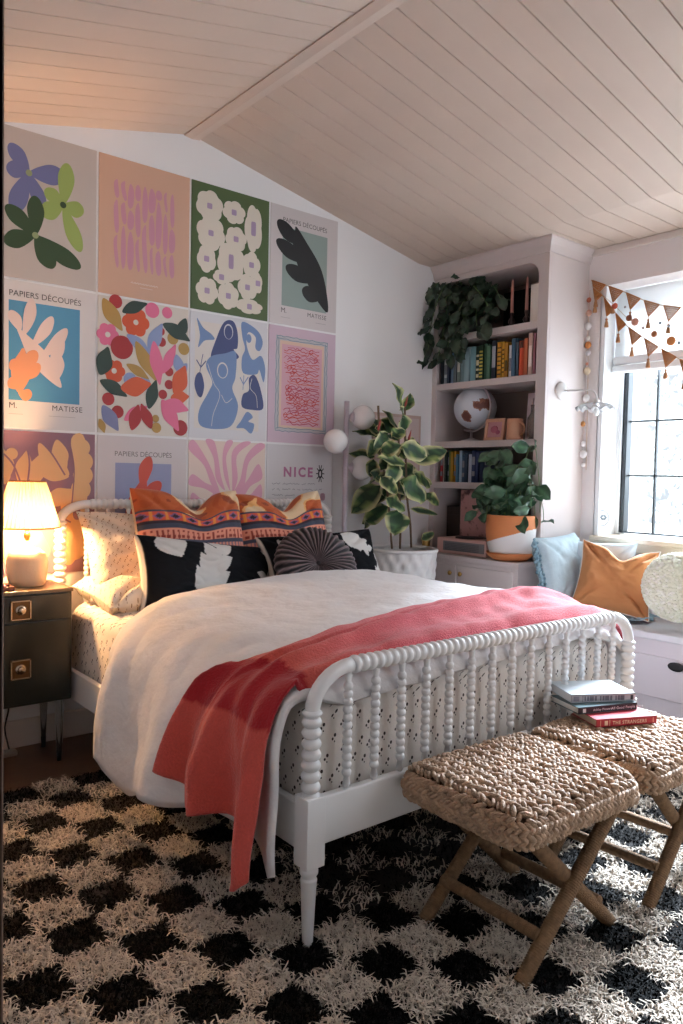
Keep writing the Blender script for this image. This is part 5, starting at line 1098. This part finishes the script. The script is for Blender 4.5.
# ------------------------------------------------------------------ stools
m_rope = mat('water_hyacinth', 'b7967a', .6, var=.32, vscale=34, bump=.5, bscale=240); m_wrap = mat('wrapped_rope', '8a6a4c', .85, var=.3, vscale=60, bump=.5, bscale=300)
SWX, SWY, SZ0, SZ1 = .276, .226, .365, .462
def stool(loc, rz, label):
    r = empty('rope_stool', loc, rz, label, 'stool', 'woven rope stools at the foot of the bed')
    mb = MB(); hw, hd = SWX-.014, SWY-.014
    def cushion(a, b):   # rounded slab, u round, v from bottom centre to top centre
        return None
    # core slab
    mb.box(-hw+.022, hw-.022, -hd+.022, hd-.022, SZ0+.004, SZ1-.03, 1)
    rs = random.Random(2); st = .0205; CRN = .055
    def stitch(c, t1, n_, s=1.0):
        """one plump diagonal loop of the braid: axis t1, surface normal n_"""
        t1 = t1.normalized(); n_ = n_.normalized(); b_ = n_.cross(t1).normalized(); R = Matrix((t1, b_, n_)).transposed()
        mb.ball(c, (.0180*s, .0078*s, .0092*s), 8, 6, 0, R)
    nx, ny = int(2*SWX/st), int(2*SWY/.0168)
    def edge_d(x, y):      # distance inside the rounded-rectangle outline
        qx, qy = abs(x)-(SWX-CRN), abs(y)-(SWY-CRN)
        return CRN-(math.hypot(max(qx, 0), max(qy, 0))+min(max(qx, qy), 0))
    def topz(x, y):
        e = max(0, 1-edge_d(x, y)/.055); return SZ1-.008-.032*min(1, e*e)
    for i in range(nx+1):
        for j in range(ny+1):
            x = -SWX+.010+(2*SWX-.020)*i/nx; y = -SWY+.010+(2*SWY-.020)*j/ny; sg = 1 if i % 2 else -1
            if edge_d(x, y) < .004: continue
            ang = rad(40)*sg+rs.uniform(-.3, .3); z = topz(x, y)+rs.uniform(-.005, .005)
            gx = (topz(x+.01, y)-topz(x-.01, y))/.02; gy = (topz(x, y+.01)-topz(x, y-.01))/.02
            t1 = Vector((math.cos(ang)*.8, math.sin(ang), 0)); n_ = Vector((-gx, -gy, 1)); stitch(Vector((x+rs.uniform(-.002, .002), y+(.008 if i % 2 else 0), z)), t1-n_.normalized()*t1.dot(n_.normalized()), n_, rs.uniform(.85, 1.15))
    # side: walk round the rounded outline
    path = []; cx, cy = SWX-CRN-.004, SWY-CRN-.004
    for (ox, oy, a0) in ((cx, -cy, -90), (cx, cy, 0), (-cx, cy, 90), (-cx, -cy, 180)):
        for k in range(9): t = rad(a0+k*90/8); path.append((ox+CRN*math.cos(t), oy+CRN*math.sin(t), math.cos(t), math.sin(t)))
    path.append(path[0]); acc = 0; pos = 0
    for q0_, q1_ in zip(path, path[1:]):
        L_ = math.hypot(q1_[0]-q0_[0], q1_[1]-q0_[1]); d_ = Vector((q1_[0]-q0_[0], q1_[1]-q0_[1], 0)).normalized()
        while pos <= acc+L_:
            f = (pos-acc)/L_; n_ = Vector((q0_[2]*(1-f)+q1_[2]*f, q0_[3]*(1-f)+q1_[3]*f, 0)).normalized(); p = Vector((q0_[0]*(1-f)+q1_[0]*f, q0_[1]*(1-f)+q1_[1]*f, 0))
            for row in range(5):
                z = SZ0+.008+(SZ1-.040-SZ0-.008)*row/4; bul = .001+.008*math.sin(PI*(row+.6)/5)-(.006 if row == 4 else 0); sg = 1 if row % 2 else -1
                stitch(p+Vector((0, 0, z))+n_*(bul+rs.uniform(-.003, .003)), d_*math.cos(rad(38))+Vector((0, 0, 1))*math.sin(rad(38))*sg, n_, rs.uniform(.85, 1.12))
            pos += .017
        acc += L_
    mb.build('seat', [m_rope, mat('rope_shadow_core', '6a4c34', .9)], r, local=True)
    def wrapped(a, b, rad_, name='leg'):
        a, b = Vector(a), Vector(b); L_ = (b-a).length; n = int(L_/.0072); pr = [(.001, 0)]
        for k in range(n): pr += [(rad_*.90, L_*k/n), (rad_*(1+.05*rs.random()), L_*(k+.35)/n), (rad_*(1+.05*rs.random()), L_*(k+.7)/n)]
        pr += [(rad_*.93, L_), (.001, L_)]
        M = Matrix.Translation(a) @ (b-a).normalized().to_track_quat('Z', 'Y').to_matrix().to_4x4()
        return MB().lathe(pr, 14, M).build(name, m_wrap, r, local=True)
    for y, o_ in ((-.185, .0), (.165, .0)):
        wrapped((-.225, y-.012, .0), (.185, y-.012, SZ0+.012), .0205); wrapped((.215, y+.012, .0), (-.195, y+.012, SZ0+.012), .0205)
    for x in (-.143, .133): wrapped((x, -.19, .095), (x, .16, .095), .0165, 'stretcher')
    return r
s1 = stool((.862, -2.335, .012), rad(-1), 'woven rope stool with crossed legs nearer the white bed post, nothing on it')
s2 = copy_tree(s1); s2.location = (1.445, -2.335, .012); s2.rotation_euler.z = rad(3); s2['label'] = 'woven rope stool with crossed legs that carries the stack of books'

# books on the second stool
def lying(name, c, ang, L_, W_, T_, z, col, pcol, label, texts, topcol=None):
    r = empty(name, (c[0], c[1], z), rad(ang), label, 'book'); cm = mat('cover_'+col, col, .35); M0 = None
    tm = mat('cover_'+(topcol or col), topcol or col, .35)
    mb = MB().box(0, L_, 0, .004, 0, T_).box(0, L_, 0, W_, T_-.0025, T_, 1).box(0, L_, 0, W_, 0, .0025, 1); cv = mb.build('cover', [cm, tm], r, local=True)
    MB().box(.003, L_-.003, .004, W_-.004, .0025, T_-.0025).build('pages', mat('book_pages_'+pcol, pcol, .85), r, local=True)
    if texts:
        b_ = MB(); mm = []
        for (body, u, size, col2, vz) in texts:
            m_ = mat('ink_'+col2, col2, .5)
            if m_ not in mm: mm.append(m_)
            if body == '#': b_.box(u*L_, u*L_+size, -.0006, 0, T_*.2, T_*.8, mm.index(m_))
            elif body == '|': b_.box(u*L_, u*L_+.0015, -.0006, 0, T_*.1, T_*.9, mm.index(m_))
            else: text_mesh(b_, body, size, Matrix.Translation((u*L_, -.0006, T_*vz)) @ Matrix.Rotation(PI/2, 4, 'X'), mm.index(m_), .0002, 1.1)
        b_.build('spine_lettering', mm, cv, local=True)
    return r
SB = .012+SZ1+.004
lying('hardback_book', (1.335, -2.285), -24, .235, .150, .026, SB, 'a3192b', 'b9a28c', 'red hardback lying on the stool, bottom of the stack of three', [('THE STRANGERS', .26, .0165, 'd9b9a0', .26), ('|', .06, 0, 'd9b9a0', 0), ('#', .13, .012, 'd9b9a0', 0), ('|', .21, 0, 'd9b9a0', 0), ('#', .93, .005, 'd07a70', 0)])
lying('hardback_book', (1.335, -2.215), -20, .245, .160, .023, SB+.026, '22252c', 'd5d3cf', 'black-spined hardback in the middle of the stack of three on the stool', [('All Good People Here', .55, .0135, 'e6e6e6', .3), ('Ashley Flowers', .24, .0115, 'd9d9d9', .33), ('#', .07, .012, 'd9d9d9', 0)], topcol='50666b')
lying('paperback_book', (1.365, -2.165), -29, .245, .180, .028, SB+.049, 'b7b3bb', 'e1e1e3', 'pale grey-white paperback on top of the stack of three on the stool', [('|', .17, 0, '6f6b78', 0)]+[('#', .2+.04*k, .0055+.002*(k % 3), '77737f', 0) for k in range(16) if k not in (5, 11)]+[ ('#', .92, .01, '2a2a33', 0), ('#', .03, .022, '8c8894', 0)], topcol='d3dce2')
